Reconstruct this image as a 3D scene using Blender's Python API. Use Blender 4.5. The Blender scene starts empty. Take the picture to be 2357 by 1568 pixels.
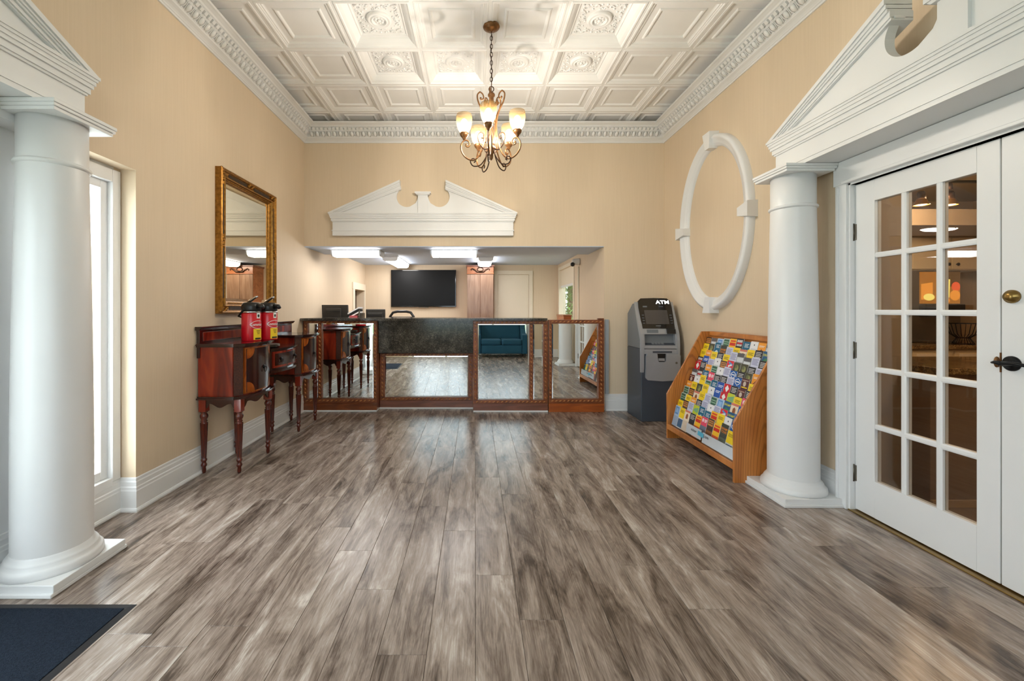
import bpy, bmesh, math, random
from mathutils import Vector, Matrix
from math import sin, cos, pi, radians, sqrt, atan2

random.seed(7)
S = bpy.context.scene
COL = S.collection

# ------------------------------------------------------------------ camera
# room axes: +x to the right wall, +y to the reception counter, z up; metres
CAM_H = 1.28
cam = bpy.data.objects.new('camera', bpy.data.cameras.new('camera'))
COL.objects.link(cam)
cam.location = (0, 0, CAM_H)
cam.rotation_euler = (pi / 2, 0, 0)
cam.data.sensor_fit = 'HORIZONTAL'
cam.data.sensor_width = 36.0
cam.data.lens = 980.0 / 2357.0 * 36.0
cam.data.shift_x = 85.5 / 2357.0
cam.data.shift_y = -72.0 / 2357.0
cam.data.clip_start = 0.02
S.camera = cam

# ------------------------------------------------------------------ world, daylight, exposure
W = bpy.data.worlds.new('sky')
S.world = W
W.use_nodes = True
_bg = W.node_tree.nodes['Background']
_bg.inputs[0].default_value = (0.80, 0.90, 1.0, 1)
_bg.inputs[1].default_value = 2.0

XREC_ = -2.257
def area(name, loc, rot, sx, sy, power, col=(1, 1, 1)):
    l = bpy.data.lights.new(name, 'AREA')
    l.shape = 'RECTANGLE'
    l.size, l.size_y = sx, sy
    l.energy = power
    l.color = col
    o = bpy.data.objects.new(name, l)
    COL.objects.link(o)
    o.location = loc
    o.rotation_euler = rot
    return o
# daylight entering by the bay window behind the sofa and by the entrance on the left
area('daylight_bay', (0.02, -1.80, 1.92), (-pi / 2, 0, 0), 2.9, 2.75, 280, (0.89, 0.945, 1.0))
area('daylight_entrance', (-2.40, 1.05, 1.25), (0, -pi / 2, 0), 1.9, 1.6, 16, (0.89, 0.945, 1.0))

area('daylight_sidelight', (XREC_ - 0.13, 2.42, 1.15), (0, -pi / 2, 0), 1.80, 0.46, 14, (0.90, 0.95, 1.0))

S.view_settings.view_transform = 'Standard'
S.view_settings.look = 'None'
S.view_settings.gamma = 1
S.view_settings.use_curve_mapping = False
S.view_settings.exposure = 1.2
S.cycles.max_bounces = 10
S.cycles.diffuse_bounces = 4
S.cycles.glossy_bounces = 4
S.cycles.adaptive_threshold = 0.08
S.cycles.transparent_max_bounces = 10
S.cycles.sample_clamp_indirect = 6
S.cycles.use_denoising = True
S.cycles.use_light_tree = False

# ------------------------------------------------------------------ room measures
XL, XR, D, H = -2.157, 2.394, 5.384, 3.63
XREC = -2.257            # plane of the entrance recess in the left wall
YREAR = -0.75
AB = 8.36                # back wall of the office alcove
AR = 1.632               # right wall of the alcove

# ------------------------------------------------------------------ materials
def lin(c):
    c = c / 255.0
    return c / 12.92 if c <= 0.04045 else ((c + 0.055) / 1.055) ** 2.4
def rgb(r, g, b):
    return (lin(r), lin(g), lin(b), 1.0)

def new_mat(name):
    m = bpy.data.materials.new(name)
    m.use_nodes = True
    nt = m.node_tree
    return m, nt, nt.nodes['Principled BSDF']

def mat(name, col, rough=0.5, metal=0.0, spec=0.5, vary=0.0, vscale=8.0, bump=0.0, bscale=60.0, coat=0.0, emit=0.0, ecol=None, stretch=None):
    m, nt, p = new_mat(name)
    p.inputs['Base Color'].default_value = col
    p.inputs['Roughness'].default_value = rough
    p.inputs['Metallic'].default_value = metal
    p.inputs['Specular IOR Level'].default_value = spec
    if coat:
        p.inputs['Coat Weight'].default_value = coat
        p.inputs['Coat Roughness'].default_value = 0.08
    if emit:
        p.inputs['Emission Color'].default_value = ecol or col
        p.inputs['Emission Strength'].default_value = emit
    if vary or bump:
        tc = nt.nodes.new('ShaderNodeTexCoord')
        mp = nt.nodes.new('ShaderNodeMapping')
        nt.links.new(tc.outputs['Object'], mp.inputs[0])
        if stretch:
            mp.inputs['Scale'].default_value = stretch
        if vary:
            n = nt.nodes.new('ShaderNodeTexNoise')
            n.inputs['Scale'].default_value = vscale
            n.inputs['Detail'].default_value = 5
            nt.links.new(mp.outputs[0], n.inputs['Vector'])
            r = nt.nodes.new('ShaderNodeValToRGB')
            r.color_ramp.elements[0].position = 0.3
            r.color_ramp.elements[1].position = 0.7
            r.color_ramp.elements[0].color = tuple(max(0, c * (1 - vary)) for c in col[:3]) + (1,)
            r.color_ramp.elements[1].color = tuple(min(1, c * (1 + vary)) for c in col[:3]) + (1,)
            nt.links.new(n.outputs[0], r.inputs[0])
            nt.links.new(r.outputs[0], p.inputs['Base Color'])
        if bump:
            n2 = nt.nodes.new('ShaderNodeTexNoise')
            n2.inputs['Scale'].default_value = bscale
            n2.inputs['Detail'].default_value = 3
            nt.links.new(mp.outputs[0], n2.inputs['Vector'])
            b = nt.nodes.new('ShaderNodeBump')
            b.inputs['Strength'].default_value = bump
            b.inputs['Distance'].default_value = 0.004
            nt.links.new(n2.outputs[0], b.inputs['Height'])
            nt.links.new(b.outputs[0], p.inputs['Normal'])
    return m

def wood(name, dark, mid, light, scale=(14, 14, 1.2), rough=0.35, coat=0.0, detail=6, rnd=False):
    m, nt, p = new_mat(name)
    tc = nt.nodes.new('ShaderNodeTexCoord')
    mp = nt.nodes.new('ShaderNodeMapping')
    mp.inputs['Scale'].default_value = scale
    nt.links.new(tc.outputs['Object'], mp.inputs[0])
    vec = mp.outputs[0]
    if rnd:
        oi = nt.nodes.new('ShaderNodeObjectInfo')
        ml = nt.nodes.new('ShaderNodeMath'); ml.operation = 'MULTIPLY'; ml.inputs[1].default_value = 90
        nt.links.new(oi.outputs['Random'], ml.inputs[0])
        ad = nt.nodes.new('ShaderNodeVectorMath'); ad.operation = 'ADD'
        nt.links.new(vec, ad.inputs[0]); nt.links.new(ml.outputs[0], ad.inputs[1])
        vec = ad.outputs[0]
    n = nt.nodes.new('ShaderNodeTexNoise')
    n.inputs['Scale'].default_value = 1.0
    n.inputs['Detail'].default_value = detail
    n.inputs['Distortion'].default_value = 1.2
    nt.links.new(vec, n.inputs['Vector'])
    r = nt.nodes.new('ShaderNodeValToRGB')
    e = r.color_ramp.elements
    e[0].position, e[0].color = 0.30, dark
    e[1].position, e[1].color = 0.72, light
    k = e.new(0.5); k.color = mid
    nt.links.new(n.outputs[0], r.inputs[0])
    nt.links.new(r.outputs[0], p.inputs['Base Color'])
    p.inputs['Roughness'].default_value = rough
    if coat:
        p.inputs['Coat Weight'].default_value = coat
        p.inputs['Coat Roughness'].default_value = 0.1
    return m

M = {}
def wall_paper():
    m, nt, p = new_mat('wallpaper')
    tc = nt.nodes.new('ShaderNodeTexCoord')
    mp = nt.nodes.new('ShaderNodeMapping')
    mp.inputs['Scale'].default_value = (110, 110, 2.5)
    nt.links.new(tc.outputs['Object'], mp.inputs[0])
    n = nt.nodes.new('ShaderNodeTexNoise')
    n.inputs['Scale'].default_value = 1.0
    n.inputs['Detail'].default_value = 4
    nt.links.new(mp.outputs[0], n.inputs['Vector'])
    r = nt.nodes.new('ShaderNodeValToRGB')
    e = r.color_ramp.elements
    e[0].position, e[0].color = 0.3, rgb(219, 199, 171)
    e[1].position, e[1].color = 0.7, rgb(223, 203, 176)
    nt.links.new(n.outputs[0], r.inputs[0])
    nt.links.new(r.outputs[0], p.inputs['Base Color'])
    p.inputs['Roughness'].default_value = 0.62
    p.inputs['Specular IOR Level'].default_value = 0.35
    return m
M['wall'] = wall_paper()
M['white'] = mat('white_trim_paint', rgb(231, 231, 231), 0.38, vary=0.015, vscale=3, bump=0.04, bscale=25)
M['ceil'] = mat('white_ceiling_panel', rgb(243, 242, 241), 0.55, vary=0.015, vscale=5)
M['alcove_ceil'] = mat('blue_grey_ceiling_paint', rgb(196, 212, 236), 0.6)
M['cream'] = mat('cream_paint', rgb(232, 220, 198), 0.5)
M['dark'] = mat('dark_gap', rgb(30, 26, 24), 0.8)
M['darkroom'] = mat('dim_room', rgb(96, 82, 66), 0.8)  # dimness inside the alcove opening, put into the colour of a solid block

def floor_mat():
    m, nt, p = new_mat('grey_brown_vinyl_plank')
    tc = nt.nodes.new('ShaderNodeTexCoord')
    oi = nt.nodes.new('ShaderNodeObjectInfo')
    ml = nt.nodes.new('ShaderNodeMath'); ml.operation = 'MULTIPLY'; ml.inputs[1].default_value = 173.0
    nt.links.new(oi.outputs['Random'], ml.inputs[0])
    ad = nt.nodes.new('ShaderNodeVectorMath'); ad.operation = 'ADD'
    nt.links.new(tc.outputs['Object'], ad.inputs[0]); nt.links.new(ml.outputs[0], ad.inputs[1])
    def noise(scale, detail, dist, rough=0.55):
        mp = nt.nodes.new('ShaderNodeMapping'); mp.inputs['Scale'].default_value = scale
        nt.links.new(ad.outputs[0], mp.inputs[0])
        n = nt.nodes.new('ShaderNodeTexNoise')
        n.inputs['Scale'].default_value = 1; n.inputs['Detail'].default_value = detail
        n.inputs['Distortion'].default_value = dist; n.inputs['Roughness'].default_value = rough
        nt.links.new(mp.outputs[0], n.inputs['Vector'])
        return n.outputs[0]
    def math(op, a, b):
        x = nt.nodes.new('ShaderNodeMath'); x.operation = op
        for i, v in enumerate((a, b)):
            if isinstance(v, (int, float)): x.inputs[i].default_value = v
            else: nt.links.new(v, x.inputs[i])
        return x.outputs[0]
    patch = noise((10.0, 1.9, 1), 6, 0.9, 0.62)        # smoky patches along the plank
    grain = noise((210, 6.0, 1), 4, 0.5, 0.7)       # fine grain
    fig = noise((26, 5.0, 1), 3, 2.2, 0.6)           # cathedral figure
    mpv = nt.nodes.new('ShaderNodeMapping'); mpv.inputs['Scale'].default_value = (4.2, 1.15, 1)
    nt.links.new(ad.outputs[0], mpv.inputs[0])
    vo = nt.nodes.new('ShaderNodeTexVoronoi'); vo.inputs['Scale'].default_value = 1.0
    nt.links.new(mpv.outputs[0], vo.inputs['Vector'])
    knot = math('MAXIMUM', math('SUBTRACT', 0.17, math('ADD', vo.outputs['Distance'], math('MULTIPLY', math('SUBTRACT', fig, 0.5), 0.16))), 0.0)
    v = math('ADD', math('MULTIPLY', patch, 0.80), math('MULTIPLY', grain, 0.34))
    v = math('SUBTRACT', v, math('MULTIPLY', knot, 1.1))
    v = math('ADD', v, math('MULTIPLY', fig, 0.20))
    v = math('ADD', v, math('MULTIPLY', math('SUBTRACT', oi.outputs['Random'], 0.5), 0.10))
    r = nt.nodes.new('ShaderNodeValToRGB')
    e = r.color_ramp.elements
    e[0].position, e[0].color = 0.50, rgb(70, 58, 50)
    e[1].position, e[1].color = 0.88, rgb(208, 197, 188)
    k = e.new(0.59); k.color = rgb(113, 98, 88)
    k = e.new(0.69); k.color = rgb(149, 133, 122)
    k = e.new(0.77); k.color = rgb(171, 156, 145)
    nt.links.new(v, r.inputs[0])
    nt.links.new(r.outputs[0], p.inputs['Base Color'])
    p.inputs['Roughness'].default_value = 0.27
    p.inputs['Specular IOR Level'].default_value = 0.5
    b = nt.nodes.new('ShaderNodeBump'); b.inputs['Strength'].default_value = 0.10; b.inputs['Distance'].default_value = 0.002
    nt.links.new(grain, b.inputs['Height']); nt.links.new(b.outputs[0], p.inputs['Normal'])
    return m
M['floor'] = floor_mat()

M['mahog'] = wood('mahogany', rgb(84, 18, 10), rgb(130, 34, 16), rgb(168, 58, 28), (9, 9, 1.6), 0.22, 0.5)
M['mahog_leg'] = wood('turned_leg_mahogany', rgb(52, 16, 10), rgb(92, 30, 16), rgb(132, 52, 30), (40, 40, 3), 0.24, 0.4)
M['mahog_dark'] = wood('dark_mahogany', rgb(30, 10, 8), rgb(48, 16, 12), rgb(70, 24, 16), (12, 12, 2), 0.18, 0.6)
M['blk'] = mat('red_mahogany_block', rgb(126, 34, 14), 0.25, coat=0.4)
M['inlay'] = wood('amber_inlay', rgb(120, 52, 12), rgb(160, 78, 22), rgb(196, 112, 44), (20, 20, 6), 0.2, 0.5)
M['carved'] = mat('carved_dark_wood', rgb(66, 32, 20), 0.4, vary=0.5, vscale=90, bump=0.9, bscale=120)
def oak_mat():
    m = wood('golden_oak', rgb(176, 102, 40), rgb(196, 122, 54), rgb(212, 140, 70), (7, 7, 0.9), 0.4, 0.12, 4)
    nt = m.node_tree; p = nt.nodes['Principled BSDF']
    tc = nt.nodes.new('ShaderNodeTexCoord'); mp = nt.nodes.new('ShaderNodeMapping'); mp.inputs['Scale'].default_value = (13, 2, 2.2)
    w = nt.nodes.new('ShaderNodeTexWave'); w.wave_type = 'RINGS'; w.rings_direction = 'SPHERICAL'; w.inputs['Scale'].default_value = 1.5; w.inputs['Distortion'].default_value = 2.6; w.inputs['Detail'].default_value = 2; w.inputs['Detail Scale'].default_value = 1.2
    nt.links.new(tc.outputs['Object'], mp.inputs[0]); nt.links.new(mp.outputs[0], w.inputs['Vector'])
    r = nt.nodes.new('ShaderNodeValToRGB'); r.color_ramp.elements[0].position = 0.0; r.color_ramp.elements[0].color = (0.42, 0.36, 0.30, 1); r.color_ramp.elements[1].position = 0.28; r.color_ramp.elements[1].color = (1, 1, 1, 1)
    nt.links.new(w.outputs['Fac'], r.inputs[0])
    mx = nt.nodes.new('ShaderNodeMix'); mx.data_type = 'RGBA'; mx.blend_type = 'MULTIPLY'; mx.inputs[0].default_value = 0.55
    src = p.inputs['Base Color'].links[0].from_socket
    nt.links.new(src, mx.inputs[6]); nt.links.new(r.outputs[0], mx.inputs[7]); nt.links.new(mx.outputs[2], p.inputs['Base Color'])
    return m
M['oak'] = oak_mat()
M['cherry'] = wood('cherry_counter_wood', rgb(100, 50, 24), rgb(128, 67, 33), rgb(150, 86, 46), (3, 9, 14), 0.3, 0.25)
M['cherry_bright'] = wood('bright_cherry_base', rgb(140, 64, 20), rgb(168, 84, 30), rgb(190, 104, 44), (2, 9, 16), 0.3, 0.2)
M['cherry_dull'] = wood('dusty_cherry_base', rgb(104, 62, 48), rgb(128, 78, 60), rgb(146, 94, 74), (2, 9, 16), 0.34, 0.2)
M['rope'] = mat('antique_gold_rope', rgb(196, 136, 82), 0.32, metal=0.45, vary=0.35, vscale=120)
M['goldframe'] = mat('antique_gold_leaf', rgb(150, 104, 42), 0.34, metal=0.75, vary=0.4, vscale=40, bump=0.35, bscale=140)
M['golddark'] = mat('worn_dark_gold', rgb(52, 34, 18), 0.4, metal=0.4, vary=0.5, vscale=60)
M['mirror'] = mat('silvered_mirror', rgb(236, 240, 238), 0.0, metal=1.0)
M['mirror_old'] = mat('warm_silvered_mirror', rgb(228, 220, 200), 0.0, metal=1.0)
M['black'] = mat('black_plastic', rgb(22, 22, 23), 0.35)
M['blackgloss'] = mat('black_gloss', rgb(12, 12, 13), 0.08, coat=0.4)
M['screen'] = mat('dark_screen', rgb(8, 8, 9), 0.42, spec=0.25)
M['chrome'] = mat('chrome', rgb(215, 215, 218), 0.15, metal=1.0)
M['iron'] = mat('black_iron', rgb(26, 26, 28), 0.42, metal=0.6)
M['brass'] = mat('old_brass', rgb(150, 122, 70), 0.3, metal=0.9)
M['red'] = mat('red_enamel', rgb(208, 16, 34), 0.3, coat=0.3)
M['yellow'] = mat('yellow_label', rgb(246, 208, 40), 0.5)
M['ink'] = mat('black_ink', rgb(24, 22, 22), 0.6)
M['paper'] = mat('white_paper', rgb(236, 236, 234), 0.6)
M['silver'] = mat('silver_grey_plastic', rgb(166, 169, 174), 0.38, metal=0.35)
M['silver_dark'] = mat('shaded_silver_plastic', rgb(92, 95, 100), 0.35, metal=0.35)  # silver with shade put into the colour for the keypad recess; function keys too
M['slate'] = mat('slate_grey_steel', rgb(112, 118, 124), 0.4, metal=0.15)
M['slate_dark'] = mat('dark_slate_steel', rgb(70, 77, 87), 0.42, metal=0.15)
M['atmscreen'] = mat('dim_lcd', rgb(78, 74, 72), 0.12)
M['lit'] = mat('lit_letters', rgb(250, 252, 255), 0.4, emit=3.0, ecol=(1, 1, 1, 1))
M['bronze'] = mat('antique_bronze', rgb(126, 88, 54), 0.36, metal=0.7, vary=0.35, vscale=40)
M['bronze_dark'] = mat('dark_bronze', rgb(70, 48, 34), 0.4, metal=0.7)
M['fabric'] = mat('teal_blue_upholstery', rgb(26, 78, 102), 0.85, vary=0.12, vscale=200, bump=0.2, bscale=300)
M['mat_pile'] = mat('charcoal_blue_mat_pile', rgb(34, 41, 52), 0.95, spec=0.1, vary=0.35, vscale=160, bump=0.8, bscale=260)
M['rubber'] = mat('black_rubber', rgb(34, 34, 37), 0.7)
M['quartz'] = mat('grey_metal_strip', rgb(172, 180, 186), 0.4, metal=0.3)
M['armoire'] = wood('brown_wood_veneer', rgb(124, 92, 70), rgb(142, 108, 84), rgb(156, 124, 100), (20, 20, 2.0), 0.3, 0.2)
M['armoire_top'] = wood('reddish_crest_wood', rgb(134, 78, 44), rgb(158, 96, 58), rgb(176, 114, 74), (3, 9, 14), 0.32, 0.2)
M['monitor'] = mat('dark_grey_monitor', rgb(50, 46, 41), 0.42)
M['leaf'] = mat('green_leaf', rgb(94, 140, 56), 0.7, vary=0.3, vscale=3)
M['bark'] = mat('brown_bark', rgb(84, 66, 50), 0.9)
M['grass'] = mat('outdoor_lawn', rgb(110, 130, 80), 0.9)
M['kwall'] = mat('tan_kitchen_wall', rgb(176, 150, 116), 0.7)
M['kstub'] = mat('grey_tan_wall', rgb(168, 150, 126), 0.7)
M['kpanel'] = mat('brown_bar_panel', rgb(132, 110, 90), 0.6)
M['kcab'] = mat('cream_cabinet', rgb(216, 196, 160), 0.45)
M['steel'] = mat('brushed_steel', rgb(120, 114, 104), 0.35, metal=0.8)

def granite(name, a, b, c, scale=140):
    m, nt, p = new_mat(name)
    tc = nt.nodes.new('ShaderNodeTexCoord')
    n = nt.nodes.new('ShaderNodeTexNoise'); n.inputs['Scale'].default_value = scale; n.inputs['Detail'].default_value = 6; n.inputs['Distortion'].default_value = 1.5
    n2 = nt.nodes.new('ShaderNodeTexNoise'); n2.inputs['Scale'].default_value = scale * 0.12; n2.inputs['Detail'].default_value = 3
    nt.links.new(tc.outputs['Object'], n.inputs['Vector']); nt.links.new(tc.outputs['Object'], n2.inputs['Vector'])
    ad = nt.nodes.new('ShaderNodeMath'); ad.operation = 'MULTIPLY_ADD'; ad.inputs[1].default_value = 0.45
    nt.links.new(n2.outputs[0], ad.inputs[0]); nt.links.new(n.outputs[0], ad.inputs[2])
    r = nt.nodes.new('ShaderNodeValToRGB')
    e = r.color_ramp.elements
    e[0].position, e[0].color = 0.52, a
    e[1].position, e[1].color = 1.0, c
    k = e.new(0.72); k.color = b
    nt.links.new(ad.outputs[0], r.inputs[0]); nt.links.new(r.outputs[0], p.inputs['Base Color'])
    p.inputs['Roughness'].default_value = 0.12
    return m
M['granite'] = granite('dark_green_granite', rgb(24, 23, 21), rgb(52, 50, 45), rgb(126, 120, 108), 85)
M['kgranite'] = granite('gold_brown_granite', rgb(46, 34, 22), rgb(112, 86, 52), rgb(190, 156, 104), 60)

def glass_mat(name, tint=(0.95, 0.97, 0.96, 1), refl=0.10):
    m = bpy.data.materials.new(name); m.use_nodes = True
    nt = m.node_tree; nt.nodes.clear()
    o = nt.nodes.new('ShaderNodeOutputMaterial'); mx = nt.nodes.new('ShaderNodeMixShader')
    t = nt.nodes.new('ShaderNodeBsdfTransparent'); t.inputs[0].default_value = tint
    g = nt.nodes.new('ShaderNodeBsdfGlossy'); g.inputs['Roughness'].default_value = 0.0
    lw = nt.nodes.new('ShaderNodeLayerWeight'); lw.inputs[0].default_value = 0.5
    pw = nt.nodes.new('ShaderNodeMath'); pw.operation = 'POWER'; pw.inputs[1].default_value = 4.0
    f = nt.nodes.new('ShaderNodeMath'); f.operation = 'MULTIPLY_ADD'; f.inputs[1].default_value = 0.6; f.inputs[2].default_value = refl * 0.5
    nt.links.new(lw.outputs['Facing'], pw.inputs[0]); nt.links.new(pw.outputs[0], f.inputs[0])
    nt.links.new(f.outputs[0], mx.inputs[0]); nt.links.new(t.outputs[0], mx.inputs[1]); nt.links.new(g.outputs[0], mx.inputs[2])
    nt.links.new(mx.outputs[0], o.inputs[0])
    return m
M['glass'] = glass_mat('clear_window_glass')
M['doorglass'] = glass_mat('door_pane_glass', (0.82, 0.80, 0.76, 1), 0.08)
M['acrylic'] = glass_mat('clear_acrylic', (0.97, 0.975, 0.98, 1), 0.03)

def shade_mat():
    m = bpy.data.materials.new('amber_glass_shade'); m.use_nodes = True
    nt = m.node_tree; nt.nodes.clear()
    o = nt.nodes.new('ShaderNodeOutputMaterial'); m1 = nt.nodes.new('ShaderNodeMixShader'); m2 = nt.nodes.new('ShaderNodeMixShader')
    tr = nt.nodes.new('ShaderNodeBsdfTransparent'); tr.inputs[0].default_value = (1.0, 0.93, 0.80, 1)
    t = nt.nodes.new('ShaderNodeBsdfTranslucent'); t.inputs[0].default_value = (0.045, 0.026, 0.009, 1)
    d = nt.nodes.new('ShaderNodeBsdfDiffuse'); d.inputs[0].default_value = (0.34, 0.26, 0.14, 1)
    m1.inputs[0].default_value = 0.3; m2.inputs[0].default_value = 0.42
    nt.links.new(t.outputs[0], m1.inputs[1]); nt.links.new(d.outputs[0], m1.inputs[2])
    nt.links.new(m1.outputs[0], m2.inputs[1]); nt.links.new(tr.outputs[0], m2.inputs[2]); nt.links.new(m2.outputs[0], o.inputs[0])
    return m
M['shade'] = shade_mat()
def emit_mat(name, col, s, big=False):
    m = bpy.data.materials.new(name); m.use_nodes = True
    nt = m.node_tree; nt.nodes.clear()
    o = nt.nodes.new('ShaderNodeOutputMaterial'); e = nt.nodes.new('ShaderNodeEmission')
    e.inputs[0].default_value = col; e.inputs[1].default_value = s
    nt.links.new(e.outputs[0], o.inputs[0])
    if not big: m.cycles.emission_sampling = 'NONE'
    return m
M['tube'] = emit_mat('fluorescent_diffuser', (1.0, 0.97, 0.95, 1), 8.5, True)
M['bulb'] = emit_mat('warm_spot_bulb', (1.0, 0.66, 0.30, 1), 8.0)
M['strip'] = emit_mat('kitchen_ceiling_lamp', (1.0, 0.97, 0.9, 1), 3.0)
M['can'] = emit_mat('warm_can_bulb', (1.0, 0.88, 0.68, 1), 6.0)
_flat = {}
def ink(r, g, b, rough=0.55):
    k = (r, g, b)
    if k not in _flat:
        _flat[k] = mat('print_%02x%02x%02x' % k, rgb(r, g, b), rough)
    return _flat[k]

# ------------------------------------------------------------------ mesh builder
ORI = {}     # world position of each Empty that parents parts
class MB:
    def __init__(s):
        s.v = []; s.f = []; s.m = []; s.sm = []; s.mi = 0; s.smooth = False
    def add(s, verts, faces, smooth=None):
        b = len(s.v)
        s.v.extend([tuple(p) for p in verts])
        for f in faces:
            s.f.append(tuple(i + b for i in f)); s.m.append(s.mi); s.sm.append(s.smooth if smooth is None else smooth)
        return s
    def box(s, x0, x1, y0, y1, z0, z1, bev=0.0):
        if x0 > x1: x0, x1 = x1, x0
        if y0 > y1: y0, y1 = y1, y0
        if z0 > z1: z0, z1 = z1, z0
        if bev <= 0:
            v = [(x0, y0, z0), (x1, y0, z0), (x1, y1, z0), (x0, y1, z0), (x0, y0, z1), (x1, y0, z1), (x1, y1, z1), (x0, y1, z1)]
            return s.add(v, [(0, 3, 2, 1), (4, 5, 6, 7), (0, 1, 5, 4), (1, 2, 6, 5), (2, 3, 7, 6), (3, 0, 4, 7)])
        bev = min(bev, (x1 - x0) / 2.01, (y1 - y0) / 2.01, (z1 - z0) / 2.01)
        bm = bmesh.new()
        bmesh.ops.create_cube(bm, size=1)
        for p in bm.verts:
            p.co = Vector(((x0 + x1) / 2 + p.co.x * (x1 - x0), (y0 + y1) / 2 + p.co.y * (y1 - y0), (z0 + z1) / 2 + p.co.z * (z1 - z0)))
        bmesh.ops.bevel(bm, geom=bm.edges[:], offset=bev, segments=2, affect='EDGES', profile=0.5)
        bm.verts.index_update()
        s.add([p.co for p in bm.verts], [[p.index for p in f.verts] for f in bm.faces])
        bm.free()
        return s
    def prism(s, poly, a0, a1, axis='y'):
        """poly in the two other axes (cyclic order x,y,z without axis), extruded along axis"""
        def P(u, w, a):
            return {'x': (a, u, w), 'y': (u, a, w), 'z': (u, w, a)}[axis]
        n = len(poly)
        v = [P(u, w, a0) for u, w in poly] + [P(u, w, a1) for u, w in poly]
        f = [(i, (i + 1) % n, (i + 1) % n + n, i + n) for i in range(n)]
        f += [tuple(range(n))[::-1], tuple(range(n, 2 * n))]
        return s.add(v, f)
    def lathe(s, prof, c=(0, 0, 0), seg=24, flute=0, depth=0.0, fz=None, axis='z', cap=True):
        n = len(prof); v = []
        for r, z in prof:
            for k in range(seg):
                a = 2 * pi * k / seg
                rr = r
                if flute and fz and fz[0] <= z <= fz[1]:
                    rr = r * (1 - depth * (0.5 + 0.5 * cos(flute * a)))
                x, y = rr * cos(a), rr * sin(a)
                if axis == 'z': v.append((c[0] + x, c[1] + y, c[2] + z))
                elif axis == 'x': v.append((c[0] + z, c[1] + x, c[2] + y))
                else: v.append((c[0] + x, c[1] + z, c[2] + y))
        f = []
        for i in range(n - 1):
            for k in range(seg):
                k2 = (k + 1) % seg
                f.append((i * seg + k, i * seg + k2, (i + 1) * seg + k2, (i + 1) * seg + k))
        s.add(v, f, True)
        if cap:
            b = len(s.v) - n * seg
            s.f.append(tuple(b + k for k in range(seg))[::-1]); s.m.append(s.mi); s.sm.append(False)
            s.f.append(tuple(b + (n - 1) * seg + k for k in range(seg))); s.m.append(s.mi); s.sm.append(False)
        return s
    def tube(s, pts, r, seg=8, closed=False):
        pts = [Vector(p) for p in pts]; n = len(pts)
        rs = r if isinstance(r, (list, tuple)) else [r] * n
        up = Vector((0.1, 0.2, 1)).normalized(); v = []; prev = None
        for i, p in enumerate(pts):
            if closed: t = (pts[(i + 1) % n] - pts[i - 1])
            else: t = pts[min(i + 1, n - 1)] - pts[max(i - 1, 0)]
            t = t.normalized() if t.length > 1e-9 else Vector((0, 0, 1))
            if prev is None:
                a = t.cross(up)
                if a.length < 1e-4: a = t.cross(Vector((1, 0, 0)))
                a.normalize()
            else:
                a = prev - t * prev.dot(t)
                a = a.normalized() if a.length > 1e-6 else t.cross(up).normalized()
            prev = a; b = t.cross(a)
            for k in range(seg):
                w = 2 * pi * k / seg
                v.append(p + (a * cos(w) + b * sin(w)) * rs[i])
        f = []
        for i in range(n if closed else n - 1):
            j = (i + 1) % n
            for k in range(seg):
                k2 = (k + 1) % seg
                f.append((i * seg + k, i * seg + k2, j * seg + k2, j * seg + k))
        if not closed:
            f.append(tuple(range(seg))[::-1]); f.append(tuple((n - 1) * seg + k for k in range(seg)))
        return s.add(v, f, True)
    def ball(s, c, rx, ry=None, rz=None, seg=12, rings=8):
        ry = ry or rx; rz = rz or rx
        v = [(c[0], c[1], c[2] - rz)]
        for i in range(1, rings):
            t = -pi / 2 + pi * i / rings
            for k in range(seg):
                a = 2 * pi * k / seg
                v.append((c[0] + rx * cos(t) * cos(a), c[1] + ry * cos(t) * sin(a), c[2] + rz * sin(t)))
        v.append((c[0], c[1], c[2] + rz))
        f = [(0, 1 + (k + 1) % seg, 1 + k) for k in range(seg)]
        for i in range(rings - 2):
            for k in range(seg):
                k2 = (k + 1) % seg
                f.append((1 + i * seg + k, 1 + i * seg + k2, 1 + (i + 1) * seg + k2, 1 + (i + 1) * seg + k))
        l = len(v) - 1
        f += [(l, l - seg + k, l - seg + (k + 1) % seg) for k in range(seg)]
        return s.add(v, f, True)
    def sweep(s, prof, p0, p1, n, m0=0.0, m1=0.0):
        """extrude prof [(d,z)] from p0 to p1 (xy); d along inward normal n; m0/m1 = mitre shift per d"""
        p0 = Vector((p0[0], p0[1], 0)); p1 = Vector((p1[0], p1[1], 0)); n = Vector((n[0], n[1], 0))
        t = (p1 - p0).normalized(); k = len(prof)
        v = [p0 + n * d + t * (m0 * d) + Vector((0, 0, z)) for d, z in prof] + [p1 + n * d - t * (m1 * d) + Vector((0, 0, z)) for d, z in prof]
        f = [(i, i + 1, i + 1 + k, i + k) for i in range(k - 1)]
        f += [tuple(range(k)), tuple(range(k, 2 * k))[::-1]]
        return s.add(v, f)
    def transform(s, mtx, start=0):
        for i in range(start, len(s.v)):
            s.v[i] = tuple(mtx @ Vector(s.v[i]))
        return s
    def mesh(s, name, mats):
        me = bpy.data.meshes.new(name)
        me.from_pydata(s.v, [], s.f)
        for m in (mats if isinstance(mats, (list, tuple)) else [mats]):
            me.materials.append(m)
        me.polygons.foreach_set('material_index', s.m)
        me.polygons.foreach_set('use_smooth', s.sm)
        bm = bmesh.new(); bm.from_mesh(me)
        bmesh.ops.recalc_face_normals(bm, faces=bm.faces[:])
        bm.to_mesh(me); bm.free()
        me.update()
        return me
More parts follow.
